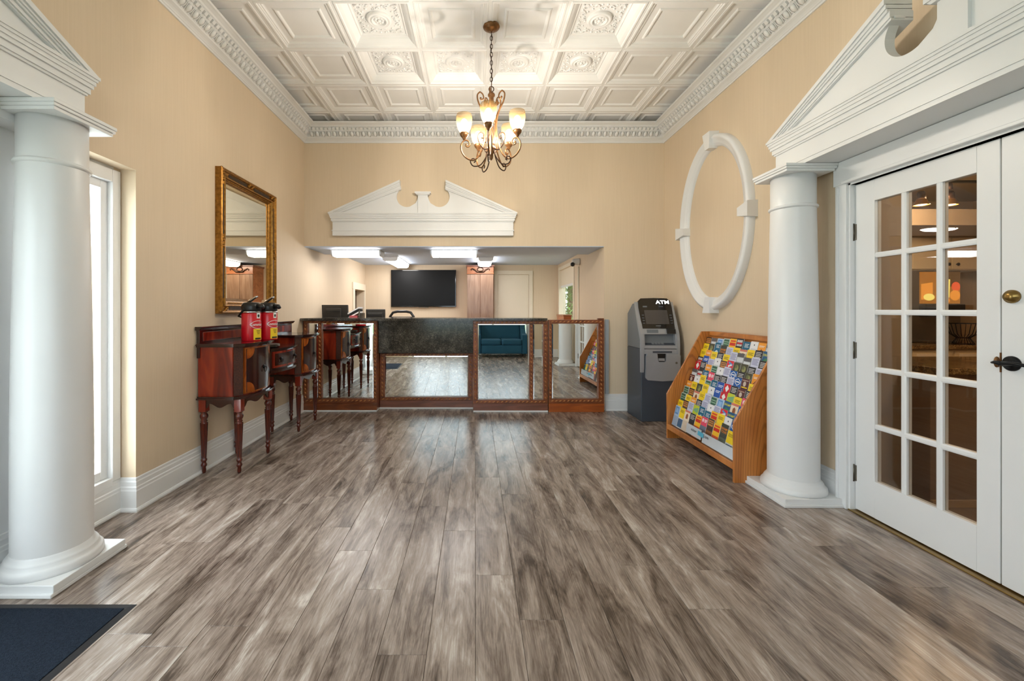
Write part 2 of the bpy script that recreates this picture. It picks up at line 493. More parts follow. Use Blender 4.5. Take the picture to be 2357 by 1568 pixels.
    def build(s, name, mats, parent=None):
        o = ORI.get(parent)
        if o is not None:
            s.v = [(x - o[0], y - o[1], z - o[2]) for x, y, z in s.v]
        ob = link(name, s.mesh(name, mats), parent)
        if o is not None:
            ORI[ob] = o
        return ob

def link(name, data, parent=None):
    ob = bpy.data.objects.new(name, data)
    COL.objects.link(ob)
    if parent is not None:
        ob.parent = parent
    return ob
def tag(o, label=None, cat=None, group=None, kind=None):
    if label: o['label'] = label
    if cat: o['category'] = cat
    if group: o['group'] = group
    if kind: o['kind'] = kind
    return o
def thing(name, label, cat, loc, group=None):
    o = bpy.data.objects.new(name, None)
    o.empty_display_size = 0.1
    COL.objects.link(o)
    o.location = loc
    ORI[o] = tuple(loc)
    return tag(o, label, cat, group)
def struct(name, mb, m, label, parent=None):
    o = mb.build(name, m, parent)
    o['kind'] = 'structure'; o['label'] = label
    if parent is None:
        ORI[o] = (0, 0, 0)
    return o
def copy_tree(o, parent=None):
    c = o.copy(); COL.objects.link(c)
    if parent is not None: c.parent = parent
    for ch in list(o.children):
        copy_tree(ch, c)
    return c
def text2d(txt, size, align='CENTER'):
    """flat lettering as (verts2d, faces)"""
    cu = bpy.data.curves.new('lettering', 'FONT')
    cu.body = txt; cu.size = size; cu.align_x = align; cu.align_y = 'CENTER'; cu.resolution_u = 3; cu.offset = size * 0.012
    ob = bpy.data.objects.new('lettering', cu); COL.objects.link(ob)
    dg = bpy.context.evaluated_depsgraph_get()
    me = ob.evaluated_get(dg).to_mesh()
    v = [(p.co.x, p.co.y) for p in me.vertices]; f = [tuple(p.vertices) for p in me.polygons]
    ob.evaluated_get(dg).to_mesh_clear()
    bpy.data.objects.remove(ob); bpy.data.curves.remove(cu)
    return v, f

# ================================================================== THE SETTING
# ---- floor
b = MB(); b.box(XREC - 0.15, XR + 0.15, -1.78, 5.60, -0.08, -0.009)
floor = struct('floor', b, M['dark'], 'grey brown wood-look plank floor of the lobby')
PW, PL = 0.182, 1.19
phase = {-6: 1.72, -5: 2.50, -4: 2.257, -3: 1.946, -2: 1.577, -1: 2.46, 0: 2.05, 1: 1.755, 2: 2.60, 3: 2.464, 4: 2.127, 5: 1.818, 6: 2.09, 7: 2.36, 8: 2.63}
plank_cache = {}
def plank_mesh(w, l):
    k = (round(w, 3), round(l, 3))
    if k not in plank_cache:
        p = MB(); e = 0.0012; c = 0.0012
        x0, x1, y0, y1 = -w / 2 + e / 2, w / 2 - e / 2, -l / 2 + e / 2, l / 2 - e / 2
        v = [(x0, y0, -0.009), (x1, y0, -0.009), (x1, y1, -0.009), (x0, y1, -0.009),
             (x0, y0, -0.0012), (x1, y0, -0.0012), (x1, y1, -0.0012), (x0, y1, -0.0012),
             (x0 + c, y0 + c, 0), (x1 - c, y0 + c, 0), (x1 - c, y1 - c, 0), (x0 + c, y1 - c, 0)]
        p.add(v, [(0, 1, 5, 4), (1, 2, 6, 5), (2, 3, 7, 6), (3, 0, 4, 7), (4, 5, 9, 8), (5, 6, 10, 9), (6, 7, 11, 10), (7, 4, 8, 11), (8, 9, 10, 11)])
        plank_cache[k] = p.mesh('plank', M['floor'])
    return plank_cache[k]
rp = random.Random(3)
for k in range(-13, 14):
    xa, xb = max(XREC - 0.02, 0.003 + k * PW), min(XR + 0.10, 0.003 + (k + 1) * PW)
    if xb - xa < 0.01: continue
    y = phase.get(k, 1.6 + rp.random() * PL)
    while y > -1.70: y -= PL
    while y < 5.55:
        ya, yb = max(-1.76, y), min(5.58, y + PL)
        if yb - ya > 0.02:
            o = link('plank', plank_mesh(xb - xa, yb - ya), floor)
            o.location = ((xa + xb) / 2, (ya + yb) / 2, 0)
        y += PL

# ---- walls
b = MB()
b.box(XL - 0.14, XL, 2.709, 7.60, 0, H + 0.1)                   # beside the sideboard and into the alcove
b.box(XL - 0.14, XL, 8.27, AB + 0.1, 0, H); b.box(XL - 0.14, XL, 7.60, 8.27, 1.64, H); b.box(XL - 0.14, XL, 7.60, 8.27, 0, 0.95)
b.box(XL - 0.24, XL, -1.9, 2.709, 2.166, H + 0.1)               # above the entrance recess
b.box(XREC - 0.14, XREC, 2.66, 2.709, 0, 2.166); b.box(XREC - 0.14, XL - 0.14, 2.709, 2.75, 0, 2.2)
b.box(XL - 0.14, XL, -0.9, -0.609, 0, 2.166)
struct('wall_left', b, M['wall'], 'long beige wallpapered wall on the left')
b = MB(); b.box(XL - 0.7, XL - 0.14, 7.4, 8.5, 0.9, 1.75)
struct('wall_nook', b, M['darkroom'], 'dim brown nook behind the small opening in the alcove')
b = MB()
b.box(XL, AR, D, 6.13, 2.077, H + 0.1); b.box(AR, XR + 0.15, D, D + 0.16, 0, H + 0.1)
struct('wall_back', b, M['wall'], 'beige back wall over the wide reception opening')
b = MB(); b.box(XL, AR, D + 0.002, 6.128, 2.069, 2.0768)
struct('ceiling_soffit', b, M['alcove_ceil'], 'blue grey soffit at the top of the reception opening')
b = MB(); b.box(XL - 0.1, AR + 0.1, 6.13, AB + 0.1, 2.15, 2.3)
struct('ceiling_alcove', b, M['alcove_ceil'], 'blue grey ceiling of the office alcove')
b = MB(); b.box(XL - 0.14, AR + 0.14, AB, AB + 0.12, 0, 2.4)
struct('wall_alcove_back', b, M['wall'], 'beige back wall of the office alcove')
b = MB()
b.box(AR, AR + 0.12, D + 0.16, 6.98, 0, 2.4); b.box(AR, AR + 0.12, 8.22, AB, 0, 2.4)
b.box(AR, AR + 0.12, 6.98, 8.22, 2.06, 2.4); b.box(AR, AR + 0.12, 6.98, 8.22, 0, 0.95)
struct('wall_alcove_right', b, M['wall'], 'beige right wall of the office alcove')
b = MB(); b.box(XL - 0.14, AR + 0.14, 5.56, AB + 0.1, -0.08, -0.010)
struct('floor_alcove', b, M['kcab'], 'plain floor of the office alcove')
b = MB()
DY0, DY1, DZ = 1.185, 2.722, 2.072
b.box(XR, XR + 0.13, DY1, D, 0, H + 0.1); b.box(XR, XR + 0.13, -1.9, DY0, 0, H + 0.1); b.box(XR, XR + 0.13, DY0, DY1, DZ, H + 0.1)
struct('wall_right', b, M['wall'], 'beige right wall with the double door')
b = MB()
b.box(XREC - 0.14, -1.5, YREAR - 0.12, YREAR, 0, H); b.box(1.55, XR + 0.1, YREAR - 0.12, YREAR, 0, H); b.box(-1.5, 1.55, YREAR - 0.12, YREAR, 3.42, H)
b.box(-1.62, -1.5, -1.87, YREAR - 0.12, 0, 3.52); b.box(1.55, 1.67, -1.87, YREAR - 0.12, 0, 3.52)
b.box(-1.62, 1.67, -1.87, -1.75, 0, 0.52); b.box(-1.62, 1.67, -1.87, -1.75, 3.34, 3.52)
struct('wall_rear', b, M['wall'], 'beige wall and window bay behind the sofa')
b = MB(); b.box(-1.62, 1.67, -1.87, YREAR - 0.12, 3.42, 3.52)
struct('ceiling_bay', b, M['ceil'], 'white ceiling of the window bay')
# bay window, its unseen upper part added so daylight reaches the ceiling
win = thing('window_3', 'white framed bay window behind the blue sofa', 'window', (0.02, -1.78, 0.52)); del win['category']; win['kind'] = 'structure'
b = MB(); b.box(-1.5, 1.55, -1.83, -1.75, 0.52, 0.57); b.box(-1.5, 1.55, -1.83, -1.75, 3.28, 3.34); b.box(-1.5, 1.55, -1.832, -1.748, 2.40, 2.46)
for x in (-1.5, -0.51, 0.50, 1.49): b.box(x, x + 0.06, -1.83, -1.75, 0.57, 3.28)
b.build('window_frame', M['white'], win)
for x in (-1.44, -0.45, 0.56):
    for z0, z1 in ((0.57, 2.40), (2.46, 3.28)): MB().box(x, x + 0.93, -1.80, -1.795, z0, z1).build('pane', M['glass'], win)

# ---- baseboards
BP = [(0, 0), (0.030, 0), (0.030, 0.010), (0.024, 0.021), (0.018, 0.023), (0.018, 0.128), (0.015, 0.135), (0.015, 0.150), (0.011, 0.156), (0.011, 0.182), (0.007, 0.189), (0.007, 0.205), (0.003, 0.210), (0, 0.210)]
def baseboard(name, p0, p1, n, label, m0=0, m1=0):
    b = MB(); b.sweep(BP, p0, p1, n, m0, m1)
    return struct(name, b, M['white'], label)
baseboard('baseboard_left', (XL, 2.709), (XL, 5.40), (1, 0), 'tall white moulded baseboard along the left wall', -1, 0)
baseboard('baseboard_left_return', (XREC, 2.709), (XL, 2.709), (0, -1), 'short white baseboard turning into the entrance recess', 1, -1)
baseboard('baseboard_entrance', (XREC, 1.70), (XREC, 2.709), (1, 0), 'white baseboard under the entrance sidelight', 0, 1)
baseboard('baseboard_back', (AR + 0.012, D), (XR, D), (0, -1), 'white baseboard between the counter gate and the corner', 0, 1)
baseboard('baseboard_right', (XR, 2.80), (XR, D), (-1, 0), 'white baseboard along the right wall', 0, 1)
baseboard('baseboard_rear', (1.55, YREAR), (XR, YREAR), (0, 1), 'white baseboard under the rear wall')

# ---- crown moulding: swept profile plus separate dentils and eggs
CP = [(0, 3.379), (0.012, 3.379), (0.014, 3.392), (0.020, 3.395), (0.024, 3.402), (0.036, 3.412), (0.056, 3.424), (0.060, 3.432), (0.066, 3.436),
      (0.070, 3.470), (0.092, 3.486), (0.100, 3.490), (0.108, 3.498), (0.112, 3.522), (0.128, 3.530), (0.142, 3.534), (0.150, 3.545), (0.172, 3.556), (0.185, 3.560), (0.185, 3.580), (0.170, 3.584), (0.16, 3.585), (0, 3.585)]
def egg_mesh():
    p = MB()
    p.ball((0, -0.003, 0), 0.022, 0.017, 0.031, 10, 6)
    for sx in (-1, 1):
        pts = [(sx * 0.010, -0.004, -0.034), (sx * 0.024, -0.006, -0.022), (sx * 0.030, -0.008, 0.0), (sx * 0.031, -0.006, 0.030)]
        p.tube(pts, 0.0036, 5)
    p.tube([(0.0358, 0, 0.03), (0.0358, -0.004, 0), (0.0358, 0, -0.033)], [0.002, 0.004, 0.001], 5)
    return p.mesh('egg_ornament', M['white'])
def dentil_mesh():
    p = MB(); p.box(-0.0155, 0.0155, -0.012, 0.012, -0.0145, 0.0145, 0.003); p.box(-0.0155, 0.004, -0.004, 0.008, -0.022, -0.014)
    return p.mesh('dentil', M['white'])
EGG, DEN = egg_mesh(), dentil_mesh()
def crown(name, p0, p1, n, m0, m1, label, t0, t1):
    b = MB(); b.sweep(CP, p0, p1, n, m0, m1)
    o = struct(name, b, M['white'], label)
    a = Vector((p0[0], p0[1], 0)); t = (Vector((p1[0], p1[1], 0)) - a).normalized(); nn = Vector((n[0], n[1], 0))
    rz = atan2(t.y, t.x)
    if nn.dot(Vector((sin(rz), -cos(rz), 0))) < 0: rz += pi          # local -y looks into the room
    rot = Matrix.Rotation(rz, 4, 'Z') @ Matrix.Rotation(radians(42), 4, 'X')
    def run(mesh, nm, d, z, pitch):
        s = t0 + pitch / 2
        while s < t1 - pitch / 2:
            c = link(nm, mesh, o)
            c.matrix_local = Matrix.Translation(a + t * s + nn * d + Vector((0, 0, z))) @ rot
            s += pitch
    run(EGG, 'egg_ornament', 0.083, 3.464, 0.0716)
    run(DEN, 'dentil', 0.122, 3.514, 0.0492)
    return o
crown('trim_1', (XL, -0.75), (XL, D), (1, 0), 0, 1, 'white egg-and-dart crown moulding along the left wall', 3.15, D + 0.75 - 0.10)
crown('trim_2', (XL, D), (XR, D), (0, -1), 1, 1, 'white crown moulding with dentils along the back wall', 0.09, XR - XL - 0.09)
crown('trim_3', (XR, -0.75), (XR, D), (-1, 0), 0, 1, 'white egg-and-dart crown moulding along the right wall', 3.15, D + 0.75 - 0.10)

# ---- ceiling: slab, grid bars and moulded panels
b = MB(); b.box(XREC - 0.2, XR + 0.2, -0.9, D + 0.2, H + 0.075, H + 0.2)
ceiling = struct('ceiling', b, M['ceil'], 'white coffered panel ceiling with embossed tiles')
TX = [0.12 + 0.61 * k for k in range(-4, 5)]
TY = [4.45 + 0.61 * k for k in range(-9, 3)]
for x in TX[1:-1]:
    MB().box(x - 0.012, x + 0.012, -0.75, D, H - 0.004, H + 0.02, 0.002).build('grid_bar', M['ceil'], ceiling)
for y in TY:
    if -0.75 < y < D: MB().box(XL, XR, y - 0.012, y + 0.012, H - 0.0035, H + 0.02, 0.002).build('grid_bar', M['ceil'], ceiling)
def ring_panel(prof, half, extra=None):
    p = MB(); n = len(prof); v = []
    for d, z in prof:
        h = half - d
        v += [(-h, -h, z), (h, -h, z), (h, h, z), (-h, h, z)]
    f = []
    for i in range(n - 1):
        for k in range(4):
            k2 = (k + 1) % 4
            f.append((i * 4 + k, i * 4 + k2, (i + 1) * 4 + k2, (i + 1) * 4 + k))
    f.append(tuple((n - 1) * 4 + k for k in range(4)))
    p.add(v, f)
    return p
PLAIN = [(0.010, 0.016), (0.010, -0.002), (0.016, -0.010), (0.030, -0.010), (0.036, 0.000), (0.044, 0.002), (0.050, 0.010), (0.058, 0.010), (0.066, 0.024), (0.074, 0.028), (0.118, 0.028), (0.122, 0.018), (0.130, 0.013), (0.140, 0.016), (0.150, 0.034)]
PLAIN = [(d_, z_ * 0.7 if z_ < 0.016 or d_ > 0.02 else z_) for d_, z_ in PLAIN]
p = ring_panel(PLAIN, 0.305)
TILE_PLAIN = p.mesh('ceiling_tile', M['ceil'])
ORN = [(0.010, 0.016), (0.010, -0.002), (0.016, -0.010), (0.030, -0.010), (0.036, 0.000), (0.046, 0.004), (0.060, 0.012), (0.085, 0.036), (0.096, 0.052), (0.100, 0.050), (0.106, 0.050), (0.110, 0.058), (0.118, 0.062)]
p = ring_panel(ORN, 0.305); p.smooth = True
zc = 0.062
def dome(pr): p.lathe([(r, zc - h) for r, h in pr], (0, 0, 0), 32, cap=False)
dome([(0.100, 0.0), (0.100, 0.012), (0.094, 0.022), (0.086, 0.024), (0.076, 0.018), (0.070, 0.018), (0.066, 0.024), (0.058, 0.026), (0.054, 0.018), (0.05, 0.010), (0.001, 0.008)])
for k in range(8):
    a = 2 * pi * k / 8
    p.ball((0.030 * cos(a), 0.030 * sin(a), zc - 0.012), 0.015, 0.015, 0.010, 8, 5)
p.ball((0, 0, zc - 0.016), 0.017, 0.017, 0.013, 10, 6)
for q in range(4):
    for sgn in (-1, 1):
        for (ux, uy, sc, ph) in ((0.140, 0.140, 1.0, 0.3), (0.150, 0.062, 0.8, 1.7), (0.088, 0.160, 0.7, 2.9), (0.128, 0.020, 0.6, 4.1)):
            pts = []
            for i in range(12):
                t = i / 11.0; ang = ph + sgn * t * 5.2; r = 0.030 * sc * (1 - 0.75 * t)
                x, y = ux + r * cos(ang), sgn * uy + r * sin(ang)
                a = q * pi / 2
                pts.append((x * cos(a) - y * sin(a), x * sin(a) + y * cos(a), zc - 0.003))
            p.tube(pts, [0.006 * (1 - 0.6 * i / 11) for i in range(12)], 5)
        for (ux, uy) in ((0.165, 0.110), (0.168, 0.022), (0.118, 0.085), (0.165, 0.165)):
            a = q * pi / 2; y = sgn * uy
            p.ball((ux * cos(a) - y * sin(a), ux * sin(a) + y * cos(a), zc - 0.001), 0.010, 0.010, 0.008, 6, 4)
TILE_ORN = p.mesh('ceiling_tile', M['ceil'])
def cut_tile(x0, x1, y0, y1, tx, ty):
    """plain tile cut off where it meets a wall"""
    bm = bmesh.new(); bm.from_mesh(TILE_PLAIN)
    for co, no in (((x0 - tx, 0, 0), (-1, 0, 0)), ((x1 - tx, 0, 0), (1, 0, 0)), ((0, y0 - ty, 0), (0, -1, 0)), ((0, y1 - ty, 0), (0, 1, 0))):
        bmesh.ops.bisect_plane(bm, geom=bm.verts[:] + bm.edges[:] + bm.faces[:], plane_co=co, plane_no=no, clear_outer=True)
    me = bpy.data.meshes.new('ceiling_tile'); bm.to_mesh(me); bm.free(); me.materials.append(M['ceil'])
    return me
ornate = {(-2, 0), (1, 0), (-2, 1), (-1, 1), (0, 1), (1, 1), (-2, -1), (1, -1), (-2, -2), (-1, -2), (0, -2), (1, -2)}
_cut = {}
for i in range(-4, 5):
    for j in range(-7, 5):
        tx, ty = 0.12 + 0.61 * i + 0.305, 3.23 + 0.61 * j + 0.305
        x0, x1, y0, y1 = max(XL, tx - 0.305), min(XR, tx + 0.305), max(-0.75, ty - 0.305), min(D, ty + 0.305)
        if x1 - x0 < 0.02 or y1 - y0 < 0.02: continue
        if x1 - x0 > 0.6 and y1 - y0 > 0.6:
            me = TILE_ORN if (i, j) in ornate else TILE_PLAIN
        else:
            key = (round(x0 - tx, 3), round(x1 - tx, 3), round(y0 - ty, 3), round(y1 - ty, 3))
            if key not in _cut: _cut[key] = cut_tile(x0, x1, y0, y1, tx, ty)
            me = _cut[key]
        o = link('ceiling_tile', me, ceiling); o.location = (tx, ty, H)

# ---- entrance recess on the left: sidelight, white panel, glazed door
sl = thing('window_1', 'bright tall white-framed sidelight beside the left column', 'window', (XREC, 2.4, 0.21)); del sl['category']; sl['kind'] = 'structure'
b = MB()
b.box(XREC - 0.06, XREC + 0.012, 2.640, 2.700, 0.21, 2.150, 0.004); b.box(XREC - 0.06, XREC + 0.012, 2.10, 2.20, 0.21, 2.150, 0.004); b.box(XREC - 0.06, XREC + 0.012, 2.20, 2.640, 2.07, 2.150, 0.004); b.box(XREC - 0.06, XREC + 0.012, 2.20, 2.640, 0.18, 0.235, 0.004)
b.build('casing', M['white'], sl)
b = MB()
b.box(XREC - 0.055, XREC - 0.02, 2.59, 2.64, 0.235, 2.07, 0.004); b.box(XREC - 0.055, XREC - 0.02, 2.20, 2.25, 0.235, 2.07, 0.004); b.box(XREC - 0.055, XREC - 0.02, 2.25, 2.59, 0.235, 0.29, 0.004); b.box(XREC - 0.055, XREC - 0.02, 2.25, 2.59, 2.02, 2.07, 0.004)
b.build('sash', M['white'], sl)
MB().box(XREC - 0.045, XREC - 0.040, 2.25, 2.59, 0.29, 2.02).build('pane', M['glass'], sl)
b = MB(); b.box(XREC - 0.14, XREC, 1.80, 2.10, 0, 2.166); b.box(XREC - 0.14, XREC, -0.609, 0.28, 0, 2.166); b.box(XREC - 0.14, XREC, 0.28, 1.80, 2.08, 2.166)
b.box(XREC - 0.14, XREC, 2.10, 2.66, 0, 0.18); b.box(XREC - 0.14, XREC, 2.10, 2.66, 2.15, 2.166)
b.box(XL, XL + 0.012, -0.6, 2.19, 2.151, 2.24); b.box(XREC, XL + 0.0115, -0.6, 2.10, 2.150, 2.1655)
struct('wall_entrance', b, M['white'], 'white wall panels around the entrance door')
ed = thing('door_2', 'white glazed entrance door in the left recess', 'door', (XREC - 0.03, 1.04, 0)); del ed['category']; ed['kind'] = 'structure'
b = MB(); b.box(XREC - 0.06, XREC - 0.01, 0.28, 0.42, 0.01, 2.08); b.box(XREC - 0.06, XREC - 0.01, 1.66, 1.80, 0.01, 2.08); b.box(XREC - 0.06, XREC - 0.01, 0.42, 1.66, 0.01, 0.26); b.box(XREC - 0.06, XREC - 0.01, 0.42, 1.66, 1.94, 2.08)
b.build('door_frame', M['white'], ed)
MB().box(XREC - 0.04, XREC - 0.034, 0.42, 1.66, 0.26, 1.94).build('pane', M['glass'], ed)

# ---- columns
def column(label, cx, cy):
    t = thing('column', label, 'column', (cx, cy, 0), 'white round columns beside the doors')
    r = 0.195; b = MB()
    b.box(cx - r - 0.012, cx + r - 0.003, cy - r - 0.012, cy + r + 0.012, 0, 0.019, 0.004); b.box(cx - r, cx + r - 0.003, cy - r, cy + r, 0.0185, 0.052, 0.003)
    b.build('plinth', M['white'], t)
    b = MB(); b.lathe([(0.188, 0.052), (0.190, 0.066), (0.188, 0.082), (0.180, 0.092), (0.172, 0.097), (0.170, 0.110), (0.165, 0.118), (0.158, 0.122), (0.156, 0.130), (0.151, 0.134), (0.149, 0.140)], (cx, cy, 0), 56)
    b.build('base_moulding', M['white'], t)
    b = MB(); pr = [(0.149, 0.138)] + [(0.149 - 0.019 * (max(0, (k - 3) / 9.0) ** 1.4 if k > 3 else 0), 0.14 + k * (1.97 - 0.14) / 12) for k in range(13)] + [(0.130, 2.19)]
    b.lathe(pr, (cx, cy, 0), 64)
    b.build('shaft', M['white'], t)
    b = MB(); b.lathe([(0.130, 1.962), (0.139, 1.966), (0.142, 1.974), (0.139, 1.982), (0.130, 1.986)], (cx, cy, 0), 56)
    b.build('neck_ring', M['white'], t)
    q = 0.170; b = MB()
    b.box(cx - q + 0.012, cx + q - 0.012, cy - q + 0.012, cy + q - 0.012, 2.187, 2.203, 0.002); b.box(cx - q + 0.004, cx + q - 0.004, cy - q + 0.004, cy + q - 0.004, 2.203, 2.218, 0.003); b.box(cx - q, cx + q, cy - q, cy + q, 2.218, 2.236, 0.003)
    b.build('abacus', M['white'], t)
    return t
column('large white round column on the left, beside the entrance mat', -2.062, 2.084)
column('white round column on the right, between brochure rack and glass door', 2.199, 2.944)
column('white round column seen only in the counter mirrors, past the double door', 2.199, 0.905)

# ---- pediments (one drawing used three times)
def pediment(name, label, place, depth, vb):
    """u along the wall, v up from the cornice tip, w out from the wall (0..depth); place maps (u,v,w) to world"""
    t = thing(name, label, 'pediment', place(0, vb, 0), 'white broken pediments')
    def put(fn, nm):
        q = MB(); fn(q); q.v = [tuple(place(*c)) for c in q.v]; q.build(nm, M['white'], t)
    f0 = depth
    def frieze(q):
        q.add(*prism_uv([(-1.133, -0.23), (1.133, -0.23), (1.133, -0.10), (-1.133, -0.10)], 0, f0))
    def prism_uv(poly, w0, w1):
        n = len(poly)
        return [(u, v, w0) for u, v in poly] + [(u, v, w1) for u, v in poly], [(i, (i + 1) % n, (i + 1) % n + n, i + n) for i in range(n)] + [tuple(range(n)), tuple(range(n, 2 * n))]
    put(frieze, 'frieze')
    def fillet(q):
        q.add(*prism_uv([(-1.133, vb), (1.133, vb), (1.133, -0.222), (-1.133, -0.222)], 0, f0 + 0.007))
        q.add(*prism_uv([(-1.142, -0.226), (1.142, -0.226), (1.142, -0.214), (-1.142, -0.214)], 0, f0 + 0.012))
    put(fillet, 'lower_band')
    def cornice(q):
        for (hw, v0, v1, w) in ((1.140, -0.112, -0.100, 0.010), (1.150, -0.100, -0.070, 0.018), (1.158, -0.070, -0.050, 0.028), (1.166, -0.050, -0.030, 0.034), (1.172, -0.030, -0.016, 0.040), (1.18, -0.016, 0.0, 0.046)):
            q.add(*prism_uv([(-hw, v0), (hw, v0), (hw, v1), (-hw, v1)], 0, f0 + w * 0.9))
    put(cornice, 'cornice')
    # tympanum with the two scrolled cut-outs
    def tymp(q):
        c, r = 0.198, 0.128
        half = [(1.10, -0.002), (0.36, 0.325), (0.29, 0.352), (0.275, 0.300)]
        cu, cv = 0.205, 0.205
        arc = [(cu + r * cos(a), cv + r * sin(a)) for a in [radians(40 - k * 6.25) for k in range(25)]]
        arc = [p for p in arc]
        half += arc
        half += [(0.095, 0.125), (0.075, 0.160), (0.062, 0.205), (0.062, 0.225)]
        poly = half + [(-u, v) for u, v in half[::-1]]
        q.add(*prism_uv(poly, max(0, f0 - 0.065), f0 - 0.012))
    put(tymp, 'tympanum')
    for sg in (-1, 1):
        def rake(q):
            sl = 0.4537
            for (o0, o1, w) in ((0.0, 0.026, 0.042), (0.024, 0.046, 0.032), (0.044, 0.062, 0.024), (0.060, 0.092, 0.014), (0.090, 0.104, 0.006)):
                e = 0.286 - (0.0 if o0 < 0.05 else 0.006)
                poly = [(1.18 - o0 * 0.4, 0.0 - o0 * 0.16), (e, (1.18 - e) * sl - o0 * 1.12), (e, (1.18 - e) * sl - o1 * 1.12), (1.18 - o1 * 1.1, max(-0.012, (o1 * 1.1) * sl - o1 * 1.12))]
                poly = [(sg * u, v) for u, v in poly]
                q.add(*prism_uv(poly, max(0, f0 - 0.11), f0 + w * 0.9))
        put(rake, 'raking_cornice')
    def ped(q):
        q.add(*prism_uv([(-0.062, -0.004), (0.062, -0.004), (0.062, 0.226), (-0.062, 0.226)], max(0, f0 - 0.065), f0 + 0.004))
    put(ped, 'pedestal')
    def pcap(q):
        q.add(*prism_uv([(-0.075, 0.224), (0.075, 0.224), (0.092, 0.240), (-0.092, 0.240)], max(0, f0 - 0.08), f0 + 0.022))
        q.add(*prism_uv([(-0.100, 0.240), (0.100, 0.240), (0.100, 0.262), (-0.100, 0.262)], max(0, f0 - 0.085), f0 + 0.03))
    put(pcap, 'pedestal_cap')
    return t
ZT = 2.488
pediment('pediment', 'white broken pediment on the back wall over the reception opening', lambda u, v, w: Vector((-0.651 + u, D - 0.001 - w, ZT + v)), 0.045, -0.285)
pediment('pediment', 'white broken pediment over the double glass door on the right', lambda u, v, w: Vector((XR - 0.001 - w, 1.926 - u, ZT + v)), XR - 2.163, -0.2505)
pediment('pediment', 'white broken pediment over the entrance at the upper left', lambda u, v, w: Vector((XL + w + 0.001, 1.05 + u, ZT + v)), 0.156, -0.2505)

# ---- double glass door on the right
JX = XR + 0.026         # room-side face of the leaves
b = MB()
for y0, y1 in ((DY1, DY1 + 0.082), (DY0 - 0.082, DY0)):
    b.box(XR - 0.022, XR, y0, y1, 0, DZ + 0.02, 0.003); ya = y0 + 0.012 if y0 > 2 else y0 + 0.05
    b.box(XR - 0.030, XR - 0.020, ya + (0.04 if y0 > 2 else 0), ya + (0.06 if y0 > 2 else 0.02), 0, DZ, 0.003)
b.box(XR - 0.024, XR, DY0 - 0.095, DY1 + 0.095, DZ + 0.012, DZ + 0.163, 0.003); b.box(XR - 0.036, XR - 0.02, DY0 - 0.02, DY1 + 0.02, DZ + 0.012, DZ + 0.032, 0.004)
b.box(XR - 0.005, XR + 0.13, DY1 - 0.012, DY1 + 0.002, 0, DZ + 0.012); b.box(XR - 0.005, XR + 0.13, DY0 - 0.002, DY0 + 0.012, 0, DZ + 0.012); b.box(XR - 0.005, XR + 0.13, DY0, DY1, DZ, DZ + 0.013)
b.box(XR + 0.072, XR + 0.13, DY0, DY1, DZ - 0.016, DZ)
struct('trim_4', b, M['white'], 'white casing around the double glass door')
b = MB(); b.box(XR - 0.012, XR + 0.14, DY0, DY1, 0.0, 0.007, 0.003)
struct('trim_5', b, M['brass'], 'brass threshold strip under the double door')
def leaf(name, y0, y1, label, hinge_hi):
    t = thing(name, label, 'door', (JX, (y0 + y1) / 2, 0)); del t['category']; t['kind'] = 'structure'
    g0, g1 = ((y0 + 0.092, y1 - 0.130) if hinge_hi else (y0 + 0.130, y1 - 0.092))
    z0, z1 = 0.236, 1.940
    b = MB()
    b.box(JX, JX + 0.042, y0, g0, 0.014, 2.0685, 0.002); b.box(JX, JX + 0.042, g1, y1, 0.014, 2.0685, 0.002)
    b.box(JX, JX + 0.042, g0, g1, 0.014, z0, 0.0); b.box(JX, JX + 0.042, g0, g1, z1, 2.0685, 0.0)
    b.build('door_stile_frame', M['white'], t)
    mw = 0.030; nw = (g1 - g0 - 2 * mw) / 3; nh = (z1 - z0 - 4 * mw) / 5
    mun = [(0, 0), (0.010, -0.001), (0.010, 0)]
    for k in (1, 2):
        ya = g0 + k * nw + (k - 1) * mw
        MB().prism([(JX + 0.0065, ya), (JX + 0.0022, ya + 0.008), (JX + 0.0022, ya + mw - 0.008), (JX + 0.0065, ya + mw), (JX + 0.037, ya + mw), (JX + 0.037, ya)], z0, z1, 'z').build('muntin', M['white'], t)
    for k in range(1, 5):
        za = z0 + k * nh + (k - 1) * mw
        MB().prism([(JX + 0.006, za), (JX + 0.003, za + 0.008), (JX + 0.003, za + mw - 0.008), (JX + 0.006, za + mw), (JX + 0.036, za + mw), (JX + 0.036, za)], g0, g1, 'y').build('muntin', M['white'], t)
    for c in range(3):
        for r in range(5):
            ya, za = g0 + c * (nw + mw), z0 + r * (nh + mw)
            MB().box(JX + 0.019, JX + 0.022, ya, ya + nw, za, za + nh).build('pane', M['doorglass'], t)
    hy = y1 + 0.004 if hinge_hi else y0 - 0.004
    for z in (0.24, 1.02, 1.77):
        b = MB(); b.box(JX - 0.006, JX + 0.012, hy - 0.014, hy + 0.014, z - 0.05, z + 0.05, 0.002); b.lathe([(0.006, -0.055), (0.006, 0.055)], (JX - 0.008, hy, z), 10)
        b.build('hinge', M['steel'], t)
    return t
L1 = leaf('door_1', 1.962, 2.708, 'white fifteen-pane glass door leaf nearest the column', True)
L2 = leaf('door_3', 1.199, 1.956, 'white glass door leaf at the right edge with black lever', False)
b = MB(); b.lathe([(0.030, 0), (0.030, -0.010), (0.022, -0.014), (0.020, -0.024), (0.006, -0.026)], (JX, 1.915, 1.337), 20, axis='x'); b.build('deadbolt', M['brass'], L2)
b = MB(); b.lathe([(0.034, 0), (0.034, -0.006), (0.028, -0.012), (0.013, -0.014), (0.012, -0.045), (0.004, -0.047)], (JX, 1.917, 1.035), 24, axis='x')
